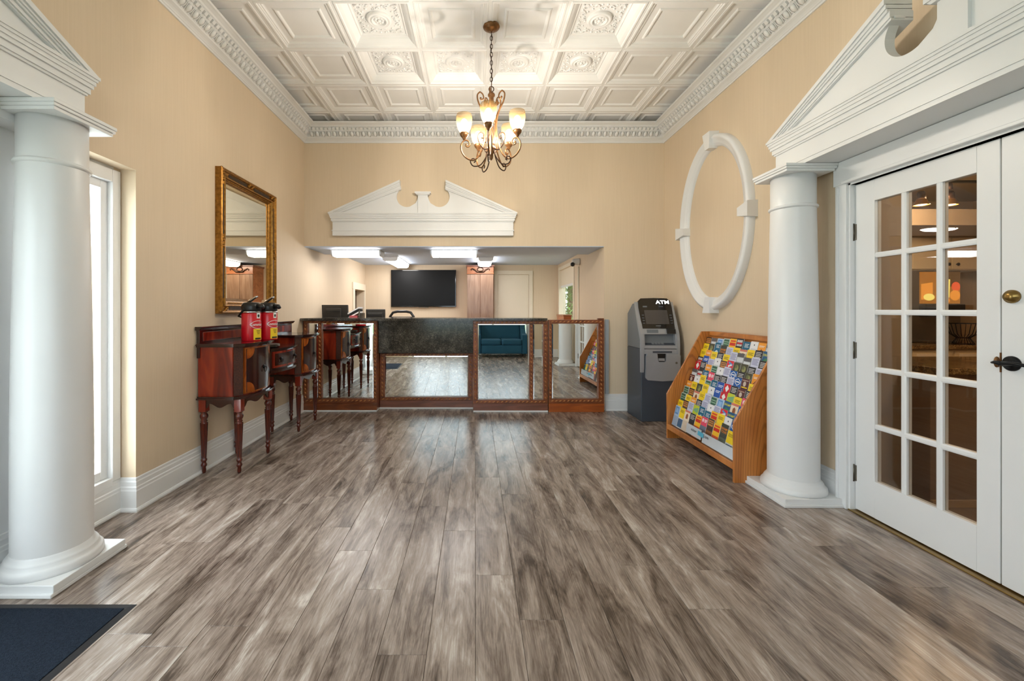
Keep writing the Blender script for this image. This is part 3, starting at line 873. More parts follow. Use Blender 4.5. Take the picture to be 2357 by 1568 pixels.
b.tube([(JX - 0.040, 1.917, 1.035), (JX - 0.046, 1.930, 1.036), (JX - 0.047, 1.945, 1.038), (JX - 0.045, 1.957, 1.035)], [0.011, 0.010, 0.008, 0.005], 10)
b.tube([(JX - 0.045, 1.917, 1.035), (JX - 0.047, 1.88, 1.040), (JX - 0.045, 1.82, 1.034)], [0.011, 0.009, 0.007], 10)
b.build('lever_handle', M['iron'], L2)
b = MB(); b.box(JX - 0.004, JX + 0.03, 1.9575, 1.9605, 0.99, 1.08); b.ball((JX - 0.008, 1.968, 1.036), 0.012, 0.008, 0.026, 10, 6); b.build('latch_plate', M['bronze'], L2)

# ---- oval wall frame
ov = thing('oval_wall_frame', 'white oval moulding frame with four keystones on the right wall', 'wall frame', (XR, 4.25, 2.137))
CY, CZ, RY, RZ = 4.245, 2.137, 0.615, 0.865
prof = [(0.0, 0.0), (0.0, 0.050), (0.020, 0.066), (0.036, 0.066), (0.044, 0.056), (0.080, 0.050), (0.092, 0.040), (0.100, 0.030), (0.112, 0.028), (0.116, 0.0)]
b = MB(); seg = 96; v = []; n = len(prof)
for k in range(seg):
    a = 2 * pi * k / seg
    for d, w in prof:
        v.append((XR - w, CY + (RY - d) * cos(a), CZ + (RZ - d) * sin(a)))
f = [(k * n + i, k * n + i + 1, ((k + 1) % seg) * n + i + 1, ((k + 1) % seg) * n + i) for k in range(seg) for i in range(n - 1)]
b.add(v, f, True); b.build('oval_ring', M['white'], ov)
for a, rr in ((0, RY), (pi / 2, RZ), (pi, RY), (3 * pi / 2, RZ)):
    b = MB(); c, s = cos(a), sin(a)
    def kp(rad, tan, w): return (XR - w, CY + rad * c - tan * s, CZ + rad * s + tan * c)
    r0, r1 = rr - 0.128, rr + 0.030
    v = [kp(r0, -0.042, 0), kp(r0, 0.042, 0), kp(r1, 0.072, 0), kp(r1, -0.072, 0), kp(r0, -0.036, 0.082), kp(r0, 0.036, 0.082), kp(r1, 0.066, 0.092), kp(r1, -0.066, 0.092)]
    b.add(v, [(0, 1, 2, 3), (4, 5, 6, 7), (0, 1, 5, 4), (1, 2, 6, 5), (2, 3, 7, 6), (3, 0, 4, 7)]); b.build('keystone', M['white'], ov)

# ---- alcove: small opening frame, flush door, window on the right with a tree outside
b = MB(); b.box(XL, XL + 0.02, 7.50, 7.60, 0.95, 1.75, 0.003); b.box(XL, XL + 0.02, 8.27, 8.345, 0.95, 1.75, 0.003); b.box(XL, XL + 0.023, 7.48, 8.35, 1.64, 1.76, 0.003)
struct('trim_6', b, M['cream'], 'cream frame around the small opening in the alcove')
dx = lambda px: (px - 1093) / 980.0 * AB
ad = thing('door_4', 'plain cream flush door in the back of the alcove', 'door', (dx(1182), AB, 0)); del ad['category']; ad['kind'] = 'structure'
b = MB(); x0, x1 = dx(1137), dx(1226); zt = 2.035
b.box(x0, x0 + 0.075, AB - 0.022, AB, 0, zt, 0.004); b.box(x1 - 0.075, x1, AB - 0.022, AB, 0, zt, 0.004); b.box(x0 - 0.002, x1 + 0.002, AB - 0.024, AB, zt - 0.075, zt + 0.002, 0.004)
b.build('door_frame', M['cream'], ad)
MB().box(x0 + 0.08, x1 - 0.08, AB - 0.010, AB, 0.01, zt - 0.08, 0.002).build('door_panel', M['cream'], ad)
aw = thing('window_2', 'white alcove window showing green foliage outside', 'window', (AR, 7.6, 0.95)); del aw['category']; aw['kind'] = 'structure'
b = MB(); b.box(AR - 0.018, AR + 0.1, 6.96, 7.02, 0.93, 2.08, 0.004); b.box(AR - 0.018, AR + 0.1, 8.18, 8.24, 0.93, 2.08, 0.004); b.box(AR - 0.018, AR + 0.1, 7.02, 8.18, 2.02, 2.08, 0.004); b.box(AR - 0.018, AR + 0.1, 7.02, 8.18, 0.93, 0.98, 0.004)
b.build('window_frame', M['cream'], aw)
MB().box(AR + 0.03, AR + 0.045, 7.02, 8.18, 1.72, 2.02).build('blind', M['cream'], aw)
MB().box(AR + 0.02, AR + 0.06, 7.02, 8.18, 1.69, 1.725).build('blind_rail', M['white'], aw)
MB().box(AR + 0.06, AR + 0.064, 7.02, 8.18, 0.98, 2.02).build('pane', M['glass'], aw)
b = MB(); b.box(-30, 30, -30, 40, -0.5, -0.12)
struct('ground', b, M['grass'], 'lawn outside the building')
tr = thing('tree', 'leafy green tree outside the alcove window', 'tree', (2.75, 12.2, -0.12))
b = MB(); b.tube([(2.75, 12.2, -0.12), (2.72, 12.2, 0.9), (2.78, 12.25, 2.2)], [0.13, 0.10, 0.05], 10); b.build('trunk', M['bark'], tr)
b = MB(); rl = random.Random(5)
for k in range(2600):
    u, w = rl.random() * 2 * pi, rl.uniform(-1, 1); r = rl.random() ** 0.33
    c = Vector((2.75 + 0.85 * r * sqrt(1 - w * w) * cos(u), 12.2 + 1.0 * r * sqrt(1 - w * w) * sin(u), 1.75 + 1.55 * r * w))
    a = Vector((rl.uniform(-1, 1), rl.uniform(-1, 1), rl.uniform(-1, 1))).normalized(); e = a.cross(Vector((rl.uniform(-1, 1), rl.uniform(-1, 1), 1))).normalized(); L = rl.uniform(0.05, 0.11)
    b.add([c - a * L, c + e * L * 0.4, c + a * L, c - e * L * 0.4], [(0, 1, 2, 3)])
fo = b.build('foliage', M['leaf'], tr); fo['kind'] = 'stuff'

# ================================================================== RECEPTION COUNTER
def rope(q, p0, p1, r, axis_pitch=0.051):
    """twisted rope: a run of slanted beads from p0 to p1 in an x-z plane"""
    p0, p1 = Vector(p0), Vector(p1); L = (p1 - p0).length; n = max(2, int(round(L / axis_pitch)))
    t = (p1 - p0).normalized()
    for k in range(n):
        c = p0 + t * ((k + 0.5) * L / n); s = len(q.v)
        q.ball((0, 0, 0), 0.36 * L / n, r * 0.85, r * 0.62, 8, 5)
        ang = atan2(t.z, t.x) + radians(28)
        q.transform(Matrix.Translation(c) @ Matrix.Rotation(-ang, 4, 'Y'), s)
def bevel_mirror(x0, x1, z0, z1, y, parent, m=None, bw=0.014, name='mirror_pane', yaw=0.0):
    q = MB(); d = 0.0016
    q.add([(x0, y + d, z0), (x1, y + d, z0), (x1, y + d, z1), (x0, y + d, z1), (x0 + bw, y, z0 + bw), (x1 - bw, y, z0 + bw), (x1 - bw, y, z1 - bw), (x0 + bw, y, z1 - bw)],
          [(0, 1, 5, 4), (1, 2, 6, 5), (2, 3, 7, 6), (3, 0, 4, 7), (4, 5, 6, 7)])
    q.add([(x0, y + 0.006, z0), (x1, y + 0.006, z0), (x1, y + 0.006, z1), (x0, y + 0.006, z1)], [(3, 2, 1, 0)])
    xm = (x0 + x1) / 2; q.v = [(x, yy + (x - xm) * yaw, z) for x, yy, z in q.v]          # panes hang a touch out of true
    return q.build(name, m or M['mirror'], parent)
def zf(py, Y): return CAM_H - (py - 712.0) * Y / 980.0
def xf(px, Y): return (px - 1093.0) * Y / 980.0

def counter_unit(name, label, x0, x1, yf, ztop, mirrors, mull, base_m, toe, zmb, zmt, yaw=0.0, yb=5.62):
    """framed mirror panel unit: mirrors = [(xa,xb)], mull = [(xa,xb)] uprights between them"""
    t = thing(name, label, 'counter', ((x0 + x1) / 2, yf, 0), 'reception counter units')
    zb0 = 0.018 if toe else 0.0
    if toe:
        MB().box(x0, x1, yf - 0.012, yb - 0.02, 0, 0.020, 0.002).build('toe_strip', M['white'], t)
    MB().box(x0, x1, yf - 0.006, yb, zb0, 0.105, 0.003).build('base_board', base_m, t)
    MB().box(x0, x1, yf + 0.035, yb, 0.105, ztop).build('body', M['cherry'], t)
    w = 0.012
    def rail(xa, xb, za, zb, nm):
        q = MB(); q.box(xa, xb, yf, yf + 0.036, za, zb, 0.004); return q.build(nm, M['cherry'], t)
    fl, fr = mirrors[0][0], mirrors[-1][1]
    top = rail(x0, x1, zmt, ztop, 'top_rail'); bot = rail(x0, x1, 0.105, zmb, 'bottom_rail')
    sl_ = rail(x0, fl, zmb, zmt, 'stile'); sr_ = rail(fr, x1, zmb, zmt, 'stile')
    yr = yf - 0.004; rr = 0.012
    for pa, a0, a1 in ((top, (x0 + 0.02, yr, (zmt + ztop) / 2), (x1 - 0.02, yr, (zmt + ztop) / 2)), (bot, (x0 + 0.02, yr, zmb - 0.022), (x1 - 0.02, yr, zmb - 0.022)),
                       (sl_, ((x0 + fl) / 2, yr, zmb), ((x0 + fl) / 2, yr, zmt)), (sr_, ((x1 + fr) / 2, yr, zmb), ((x1 + fr) / 2, yr, zmt))):
        q = MB(); rope(q, a0, a1, rr); q.build('rope_moulding', M['rope'], pa)
    for xa, xb in mull:
        p_ = rail(xa, xb, zmb, zmt, 'mullion'); q = MB(); rope(q, ((xa + xb) / 2, yr, zmb), ((xa + xb) / 2, yr, zmt), rr); q.build('rope_moulding', M['rope'], p_)
    for xa, xb in mirrors:
        bevel_mirror(xa, xb, zmb, zmt, yf + 0.019, t, yaw=yaw)
    return t
YA, YC, YB = 5.322, 5.475, 5.302
counter_unit('counter_unit', 'left end unit of the reception counter, half hidden by the sideboard', XL + 0.012, xf(867.5, YA), YA, 1.136,
             [(xf(708.5, YA), xf(731.5, YA)), (xf(740.5, YA), xf(859.5, YA))], [(xf(731.5, YA), xf(740.5, YA))], M['cherry'], True, zf(918.5, YA), zf(744, YA))
counter_unit('counter_unit', 'recessed middle unit of the reception counter under the dark granite panel', xf(867.5, YA) + 0.003, -0.023, YC, zf(813.5, YC),
             [(xf(886, YC), xf(1078, YC))], [], M['cherry_dull'], True, zf(914.5, YC), zf(819.5, YC), yaw=0.026)
counter_unit('counter_unit', 'reception counter unit whose mirror reflects the blue sofa', -0.020, xf(1261, YB), YB, 1.136,
             [(xf(1099.5, YB), xf(1218.5, YB)), (xf(1227.5, YB), xf(1250.5, YB))], [(xf(1218.5, YB), xf(1227.5, YB))], M['cherry_dull'], True, zf(921, YB), zf(746, YB))
gate = counter_unit('counter_gate', 'swing gate with a mirror at the right end of the counter', xf(1263, YB), xf(1390.5, YB), YB, zf(736.5, YB),
             [(xf(1270.8, YB), xf(1377.5, YB))], [], M['cherry_bright'], False, zf(918.8, YB), zf(745, YB), yaw=0.014, yb=5.37)
gate['category'] = 'gate'
MB().box(xf(1377, YB), xf(1391, YB), YB + 0.012, YB + 0.06, 0.9, zf(733, YB), 0.003).build('hinge_post', M['cherry'], gate)
q = MB(); q.box(xf(1392.5, 5.37), xf(1400.5, 5.37), 5.355, D, 0.212, zf(735.5, 5.37), 0.002)
st = q.build('metal_wall_strip', M['quartz']); tag(st, 'narrow grey metal strip on the wall beside the counter gate', 'strip')
# granite apron over the middle unit and continuous worktop
ga = thing('granite_apron', 'polished dark granite panel on the front of the counter', 'panel', (-0.6, 5.40, zf(813, 5.40)))
MB().box(xf(867.5, YA) + 0.002, xf(905, 5.39), 5.392, 5.62, zf(813, 5.39), 1.137, 0.002).build('slab', M['granite'], ga)
MB().box(xf(905, 5.39) + 0.0015, -0.0215, 5.392, 5.62, zf(813, 5.39), 1.137, 0.002).build('slab', M['granite'], ga)
q = MB()
q.prism([(XL + 0.004, 5.92), (XL + 0.004, 5.24), (xf(1252, 5.24), 5.24), (xf(1259, 5.25), 5.248), (xf(1260.5, 5.26), 5.265), (xf(1260.5, 5.26), 5.92)], 1.1385, 1.162, 'z')
q.prism([(XL + 0.004, 5.92), (XL + 0.004, 5.246), (xf(1252, 5.24), 5.246), (xf(1259, 5.25), 5.254), (xf(1260.5, 5.26), 5.269), (xf(1260.5, 5.26), 5.92)], 1.162, 1.168, 'z')
wt = q.build('granite_worktop', M['granite']); tag(wt, 'long dark granite worktop along the reception counter', 'worktop')
q = MB(); q.box(XL + 0.03, 0.85, 5.63, 6.5, 0.72, 0.75, 0.003)
for x in (XL + 0.05, -0.8, 0.80): q.box(x, x + 0.03, 5.66, 6.48, 0, 0.72)
dk = q.build('office_desk', M['cherry']); tag(dk, 'low office desk behind the reception counter', 'desk')

# ---- things on and behind the counter
def monitor(label, px0, px1, y0, y1, Y, tilt, stand=True):
    x0, x1 = xf(px0, Y), xf(px1, Y); z0, z1 = zf(y1, Y) - 0.12, zf(y0, Y); cx = (x0 + x1) / 2
    t = thing('computer_monitor', label, 'monitor', (cx, Y, 0.75), 'monitors behind the counter')
    q = MB(); q.box(x0, x1, -0.02, 0.02, z0, z1, 0.008); q.box(cx - 0.11, cx + 0.11, -0.045, -0.018, z0 + 0.06, z1 - 0.05, 0.01)
    q.v = [(x, Y + y + (z - z0) * tilt, z) for x, y, z in q.v]; q.build('back_shell', M['monitor'], t)
    q = MB(); q.box(cx - 0.10, cx + 0.10, -0.052, -0.044, z1 - 0.095, z1 - 0.088); q.v = [(x, Y + y + (z - z0) * tilt, z) for x, y, z in q.v]; q.build('vent_slot', M['black'], t)
    q = MB(); q.box(cx - 0.03, cx + 0.03, Y - 0.015, Y + 0.02, 0.76, z0 + 0.1); q.box(cx - 0.12, cx + 0.12, Y - 0.09, Y + 0.09, 0.7502, 0.765, 0.004); q.build('stand', M['black'], t)
    return t
monitor('tilted dark computer monitor at the left end of the counter', 738, 803, 702, 728, 6.05, -0.12)
monitor('lower dark computer monitor beside the paper trays', 843, 887, 712, 728, 6.25, -0.05)
pt = thing('paper_tray', 'stacked paper trays between the two monitors', 'tray', (xf(820, 6.12), 6.12, 0.75))
x0, x1 = xf(809, 6.12), xf(831, 6.12)
q = MB()
for k in range(5):
    z = 0.80 + 0.105 * k
    q.box(x0, x1 + 0.02, 5.98, 6.26, z, z + 0.006)
    if k < 4: q.box(x1 + 0.012, x1 + 0.02, 5.98, 6.26, z, z + 0.105)
q.box(x0 + 0.02, x1, 6.0, 6.24, 0.7502, 0.80); q.box(x1 + 0.008, x1 + 0.022, 5.97, 5.985, 0.76, 1.27)
q.build('rack', M['steel'], pt)
for k, (tz, c) in enumerate(((1.232, M['paper']), (1.20, M['ink']), (1.17, M['paper']))):
    q = MB(); q.box(x0 - 0.01, x1 + 0.005, 5.97, 6.2, tz, tz + 0.02); q.v = [(x, y, z + (x - x0) * 0.55 - 0.02) for x, y, z in q.v]; q.build('paper_stack', c, pt)
MB().box(x0 + 0.02, x1 - 0.01, 5.95, 6.1, 1.167, 1.19).build('red_pad', ink(200, 90, 96), pt)
oc = thing('office_chair', 'office chair with curved dark backrest behind the counter', 'chair', (xf(925, 6.9), 6.95, 0))
cx = xf(925, 6.9)
pts = [(cx - 0.225, 6.9, 0.78), (cx - 0.215, 6.9, 1.0), (cx - 0.19, 6.9, 1.16), (cx - 0.145, 6.9, 1.225), (cx - 0.07, 6.9, 1.243), (cx + 0.07, 6.9, 1.243), (cx + 0.145, 6.9, 1.225), (cx + 0.19, 6.9, 1.16), (cx + 0.215, 6.9, 1.0), (cx + 0.225, 6.9, 0.78)]
MB().tube(pts, 0.021, 10).build('back_frame', M['black'], oc)
MB().box(cx - 0.195, cx + 0.195, 6.905, 6.918, 0.62, 1.16, 0.004).build('mesh_back', ink(58, 56, 60), oc)
MB().box(cx - 0.24, cx + 0.24, 6.88, 7.36, 0.45, 0.53, 0.03).build('seat', M['black'], oc)
q = MB(); q.lathe([(0.03, 0.09), (0.03, 0.45)], (cx, 7.1, 0), 12)
for k in range(5):
    a = 2 * pi * k / 5; q.tube([(cx, 7.1, 0.10), (cx + 0.28 * cos(a), 7.1 + 0.28 * sin(a), 0.06)], 0.018, 6); q.ball((cx + 0.28 * cos(a), 7.1 + 0.28 * sin(a), 0.027), 0.026)
q.build('pedestal_base', M['black'], oc)
q = MB(); q.box(cx - 0.03, cx + 0.03, 6.92, 6.96, 0.45, 0.7); q.build('back_support', M['black'], oc)

# ---- television
tv = thing('television', 'large black flat television on the alcove back wall', 'television', ((dx(901) + dx(1050)) / 2, AB - 0.04, zf(707, AB)))
tx0, tx1, tz0, tz1 = dx(901), dx(1050), zf(707, AB), zf(622, AB)
MB().box(tx0, tx1, AB - 0.055, AB - 0.02, tz0, tz1, 0.006).build('bezel', M['blackgloss'], tv)
MB().box(tx0 + 0.015, tx1 - 0.015, AB - 0.0572, AB - 0.054, tz0 + 0.022, tz1 - 0.015).build('screen', M['screen'], tv)
MB().box((tx0 + tx1) / 2 - 0.1, (tx0 + tx1) / 2 + 0.1, AB - 0.052, AB - 0.02, tz0 - 0.012, tz0 + 0.004, 0.003).build('logo_bar', M['steel'], tv)
MB().box(tx0 + 0.3, tx1 - 0.3, AB - 0.021, AB - 0.001, tz0 + 0.15, tz1 - 0.15).build('wall_bracket', M['black'], tv)

# ---- tall two-door cabinet in the alcove
CYF = 7.95
cb = thing('tall_cabinet', 'tall brown two-door cabinet with a carved crest in the alcove', 'cabinet', (xf(1106, CYF), CYF, 0))
cx0, cx1 = xf(1075.5, CYF), xf(1135.5, CYF); zt = zf(610.5, CYF)
MB().box(cx0, cx1, CYF + 0.02, AB - 0.001, 0, zt - 0.02).build('body', M['armoire_top'], cb)
q = MB(); q.box(cx0 - 0.004, cx1 + 0.004, CYF - 0.004, CYF + 0.02, zf(629.5, CYF), zf(613.5, CYF), 0.002); q.box(cx0 - 0.012, cx1 + 0.012, CYF - 0.012, CYF + 0.02, zf(629.5, CYF) - 0.012, zf(629.5, CYF), 0.003); q.build('crest_board', M['armoire_top'], cb)
q = MB(); q.box(cx0 - 0.02, cx1 + 0.02, CYF - 0.02, AB - 0.001, zt - 0.03, zt, 0.006); q.build('top_moulding', M['cherry_dull'], cb)
for a0, a1 in ((cx0, (cx0 + cx1) / 2 - 0.003), ((cx0 + cx1) / 2 + 0.003, cx1)):
    MB().box(a0, a1, CYF, CYF + 0.02, 0.05, zf(631.5, CYF), 0.002).build('door', M['armoire'], cb)
q = MB(); cz = zf(621.5, CYF); cm = (cx0 + cx1) / 2; yo = CYF - 0.008
for sg in (-1, 1):
    pts = [(cm + sg * 0.0, yo, cz - 0.045), (cm + sg * 0.06, yo, cz - 0.035), (cm + sg * 0.10, yo, cz + 0.0), (cm + sg * 0.15, yo, cz + 0.022), (cm + sg * 0.175, yo, cz + 0.01), (cm + sg * 0.165, yo, cz - 0.012)]
    q.tube(pts, [0.012, 0.018, 0.016, 0.012, 0.009, 0.006], 8)
    q.tube([(cm, yo, cz + 0.05), (cm + sg * 0.03, yo, cz + 0.042), (cm + sg * 0.055, yo, cz + 0.015), (cm + sg * 0.045, yo, cz - 0.015), (cm, yo, cz - 0.028)], 0.010, 8)
    q.ball((cm + sg * 0.085, yo, cz - 0.01), 0.016, 0.008, 0.014)
q.ball((cm, yo, cz + 0.048), 0.026, 0.010, 0.014); q.ball((cm, yo, cz - 0.045), 0.022, 0.01, 0.014)
q.build('carved_ornament', M['bronze_dark'], cb)

# ---- box under the alcove window, security camera and its conduit
wb = thing('wooden_box', 'small brown wooden box below the alcove window', 'box', (xf(1311, 7.2), 7.2, 0.95))
MB().box(1.47, 1.60, 7.04, 7.62, 0.96, 1.165, 0.006).build('box_body', M['cherry_bright'], wb)
MB().box(1.462, 1.606, 7.032, 7.63, 1.165, 1.19, 0.004).build('lid', M['armoire_top'], wb)
q = MB(); q.box(1.44, 1.628, 6.95, 8.2, 0.92, 0.9585, 0.004)
sh = q.build('window_shelf', M['cream']); tag(sh, 'narrow cream shelf under the alcove window', 'shelf')
sc = thing('security_camera', 'white security camera with black lens above the alcove window', 'camera', (1.57, 6.62, 2.0))
q = MB(); q.lathe([(0.055, 0.0), (0.055, -0.02), (0.05, -0.06), (0.042, -0.10), (0.03, -0.115)], (AR, 6.64, 2.02), 18, axis='x'); q.build('housing', mat('white_plastic', rgb(226, 220, 212), 0.4), sc)
q = MB(); q.ball((1.515, 6.60, 1.975), 0.034); q.tube([(1.56, 6.63, 2.0), (1.515, 6.6, 1.975)], 0.015, 8); q.build('lens', M['black'], sc)
q = MB(); q.tube([(AR - 0.012, 6.66, 1.95), (AR - 0.012, 6.66, 0.2)], 0.014, 8)
cdt = q.build('cable_conduit', M['cream']); tag(cdt, 'thin cream cable conduit below the security camera', 'conduit')

# ---- fluorescent fixtures
def fixture(label, c, L, along, z):
    t = thing('fluorescent_light', label, 'ceiling light', (c[0], c[1], z), 'fluorescent lights in the alcove')
    sec = [(-0.13, 0), (0.13, 0), (0.13, -0.012), (-0.13, -0.012)]; dif = [(-0.122, -0.012), (0.122, -0.012), (0.112, -0.058), (0.085, -0.078), (-0.085, -0.078), (-0.112, -0.058)]; cap = [(-0.128, -0.008), (0.128, -0.008), (0.118, -0.062), (0.088, -0.083), (-0.088, -0.083), (-0.118, -0.062)]
    def pr(poly, a0, a1, nm, m):
        q = MB()
        if along == 'x': q.prism([(c[1] + u, z + w) for u, w in poly], c[0] + a0, c[0] + a1, 'x')
        else: q.prism([(c[0] + u, z + w) for u, w in poly], c[1] + a0, c[1] + a1, 'y')
        q.build(nm, m, t)
    pr(sec, -L / 2, L / 2, 'ceiling_plate', M['white']); pr(dif, -L / 2 + 0.02, L / 2 - 0.02, 'diffuser', M['tube'])
    pr(cap, -L / 2, -L / 2 + 0.02, 'end_cap', M['white']); pr(cap, L / 2 - 0.02, L / 2, 'end_cap', M['white'])
    for sg in (-1, 1):
        pr([(u * 1.01, w * 1.01) for u, w in dif], sg * (L / 2 - 0.105) - 0.003, sg * (L / 2 - 0.105) + 0.003, 'clip_band', M['white'])
fixture('left fluorescent fixture on the soffit above the counter', (-1.58, 5.76), 0.66, 'x', 2.0688)
fixture('middle fluorescent fixture on the soffit above the counter', (-0.275, 5.76), 0.63, 'x', 2.0688)
fixture('fluorescent fixture pointing at the television, on the alcove ceiling', (-1.385, 7.55), 1.2, 'y', 2.1498)
fixture('fluorescent fixture in front of the tall cabinet, on the alcove ceiling', (0.18, 7.45), 0.9, 'y', 2.1498)

# ================================================================== LEFT WALL
# ---- gilded mirror
gm = thing('wall_mirror', 'tall gilded mirror hanging over the mahogany sideboard', 'mirror', (XL, 4.03, 1.244))
my0, my1, mz0, mz1 = 3.535, 4.517, 1.244, 2.470; fw = 0.105
fp = [(0, 0), (0, 0.052), (0.010, 0.058), (0.022, 0.050), (0.028, 0.040), (0.044, 0.034), (0.060, 0.040), (0.066, 0.048), (0.074, 0.046), (0.080, 0.032), (0.098, 0.022), (0.105, 0.014), (0.105, 0.004)]
def frame_side(a, bq, inward, nm):
    """mitred length of frame between corners a and b (y,z); inward = unit vector toward the mirror"""
    q = MB(); q.smooth = False; v = []
    t = Vector((bq[0] - a[0], bq[1] - a[1])).normalized()
    for d, w in fp: v.append((XL + w, a[0] + inward[0] * d + t.x * d, a[1] + inward[1] * d + t.y * d))
    for d, w in fp: v.append((XL + w, bq[0] + inward[0] * d - t.x * d, bq[1] + inward[1] * d - t.y * d))
    n = len(fp); q.add(v, [(i, i + 1, n + i + 1, n + i) for i in range(n - 1)])
    return q.build(nm, M['goldframe'], gm)
cs = [(my0, mz0), (my1, mz0), (my1, mz1), (my0, mz1)]
for k, inw in enumerate(((0, 1), (-1, 0), (0, -1), (1, 0))):
    a, e = cs[k], cs[(k + 1) % 4]; s_ = frame_side(a, e, inw, 'frame_side')
    q = MB(); t = Vector((e[0] - a[0], e[1] - a[1])); L = t.length; t.normalize()
    n = int(L / 0.016)
    for i in range(8, n - 7):
        u = (i + 0.5) * L / n; q.ball((XL + 0.030, a[0] + inw[0] * 0.089 + t.x * u, a[1] + inw[1] * 0.089 + t.y * u), 0.005, 0.005, 0.005, 6, 4)
    q.build('bead_row', M['goldframe'], s_)
    q = MB()
    for u0, u1 in ((0.13, L / 2 - 0.06), (L / 2 + 0.06, L - 0.13)):
        p0 = (a[0] + inw[0] * 0.028 + t.x * u0, a[1] + inw[1] * 0.028 + t.y * u0); p1 = (a[0] + inw[0] * 0.062 + t.x * u1, a[1] + inw[1] * 0.062 + t.y * u1)
        q.box(XL + 0.03, XL + 0.040, p0[0], p1[0], p0[1], p1[1], 0.002)
    q.build('dark_panel', M['golddark'], s_)
    q = MB()
    for u in (0.05, L / 2):
        for j in range(6):
            w_ = 0.045 if u > 0.1 else 0.035
            q.ball((XL + 0.042, a[0] + inw[0] * (0.02 + 0.012 * (j % 3)) + t.x * (u + (j - 2.5) * 0.018), a[1] + inw[1] * (0.02 + 0.012 * (j % 3)) + t.y * (u + (j - 2.5) * 0.018)), 0.014, 0.014, 0.014, 8, 5)
    q.build('corner_carving', M['goldframe'], s_)
q = MB(); y0, y1, z0, z1, bw, d = my0 + fw, my1 - fw, mz0 + fw, mz1 - fw, 0.026, 0.003
q.add([(XL + 0.012 - d, y0, z0), (XL + 0.012 - d, y1, z0), (XL + 0.012 - d, y1, z1), (XL + 0.012 - d, y0, z1), (XL + 0.012, y0 + bw, z0 + bw), (XL + 0.012, y1 - bw, z0 + bw), (XL + 0.012, y1 - bw, z1 - bw), (XL + 0.012, y0 + bw, z1 - bw)],
      [(0, 1, 5, 4), (1, 2, 6, 5), (2, 3, 7, 6), (3, 0, 4, 7), (4, 5, 6, 7)])
q.build('mirror_glass', M['mirror_old'], gm)

# ---- mahogany sideboard
sb = thing('sideboard', 'mahogany pedestal sideboard on turned fluted legs against the left wall', 'sideboard', (XL + 0.15, 4.1, 0))
def foot(y0, o=0.0, xb=-2.145):
    """outline (x,y) of a pedestal that starts at y0, grown by o"""
    L = 0.52; yc = y0 + L / 2; h = L / 2 + o
    bow = [(-1.822 + o + 0.040 * (1 - ((y - yc) / (h - 0.05)) ** 2), y) for y in [yc - (h - 0.05) + k * (2 * (h - 0.05)) / 10 for k in range(11)]]
    return [(xb, yc - h), (-1.868 + o * 0.4, yc - h)] + bow + [(-1.868 + o * 0.4, yc + h), (xb, yc + h)]
LEGP = [(0.012, 0.0), (0.015, 0.02), (0.013, 0.045), (0.019, 0.055), (0.022, 0.065), (0.017, 0.075), (0.014, 0.085), (0.021, 0.098), (0.022, 0.106), (0.016, 0.114), (0.0175, 0.125), (0.0275, 0.385), (0.028, 0.392), (0.018, 0.400), (0.026, 0.408), (0.018, 0.416), (0.024, 0.426), (0.029, 0.440), (0.029, 0.452), (0.022, 0.464), (0.018, 0.470), (0.027, 0.476), (0.027, 0.482)]
q = MB(); q.lathe(LEGP, (0, 0, 0), 48, flute=12, depth=0.36, fz=(0.12, 0.388)); LEG = q.mesh('leg', M['mahog_leg'])
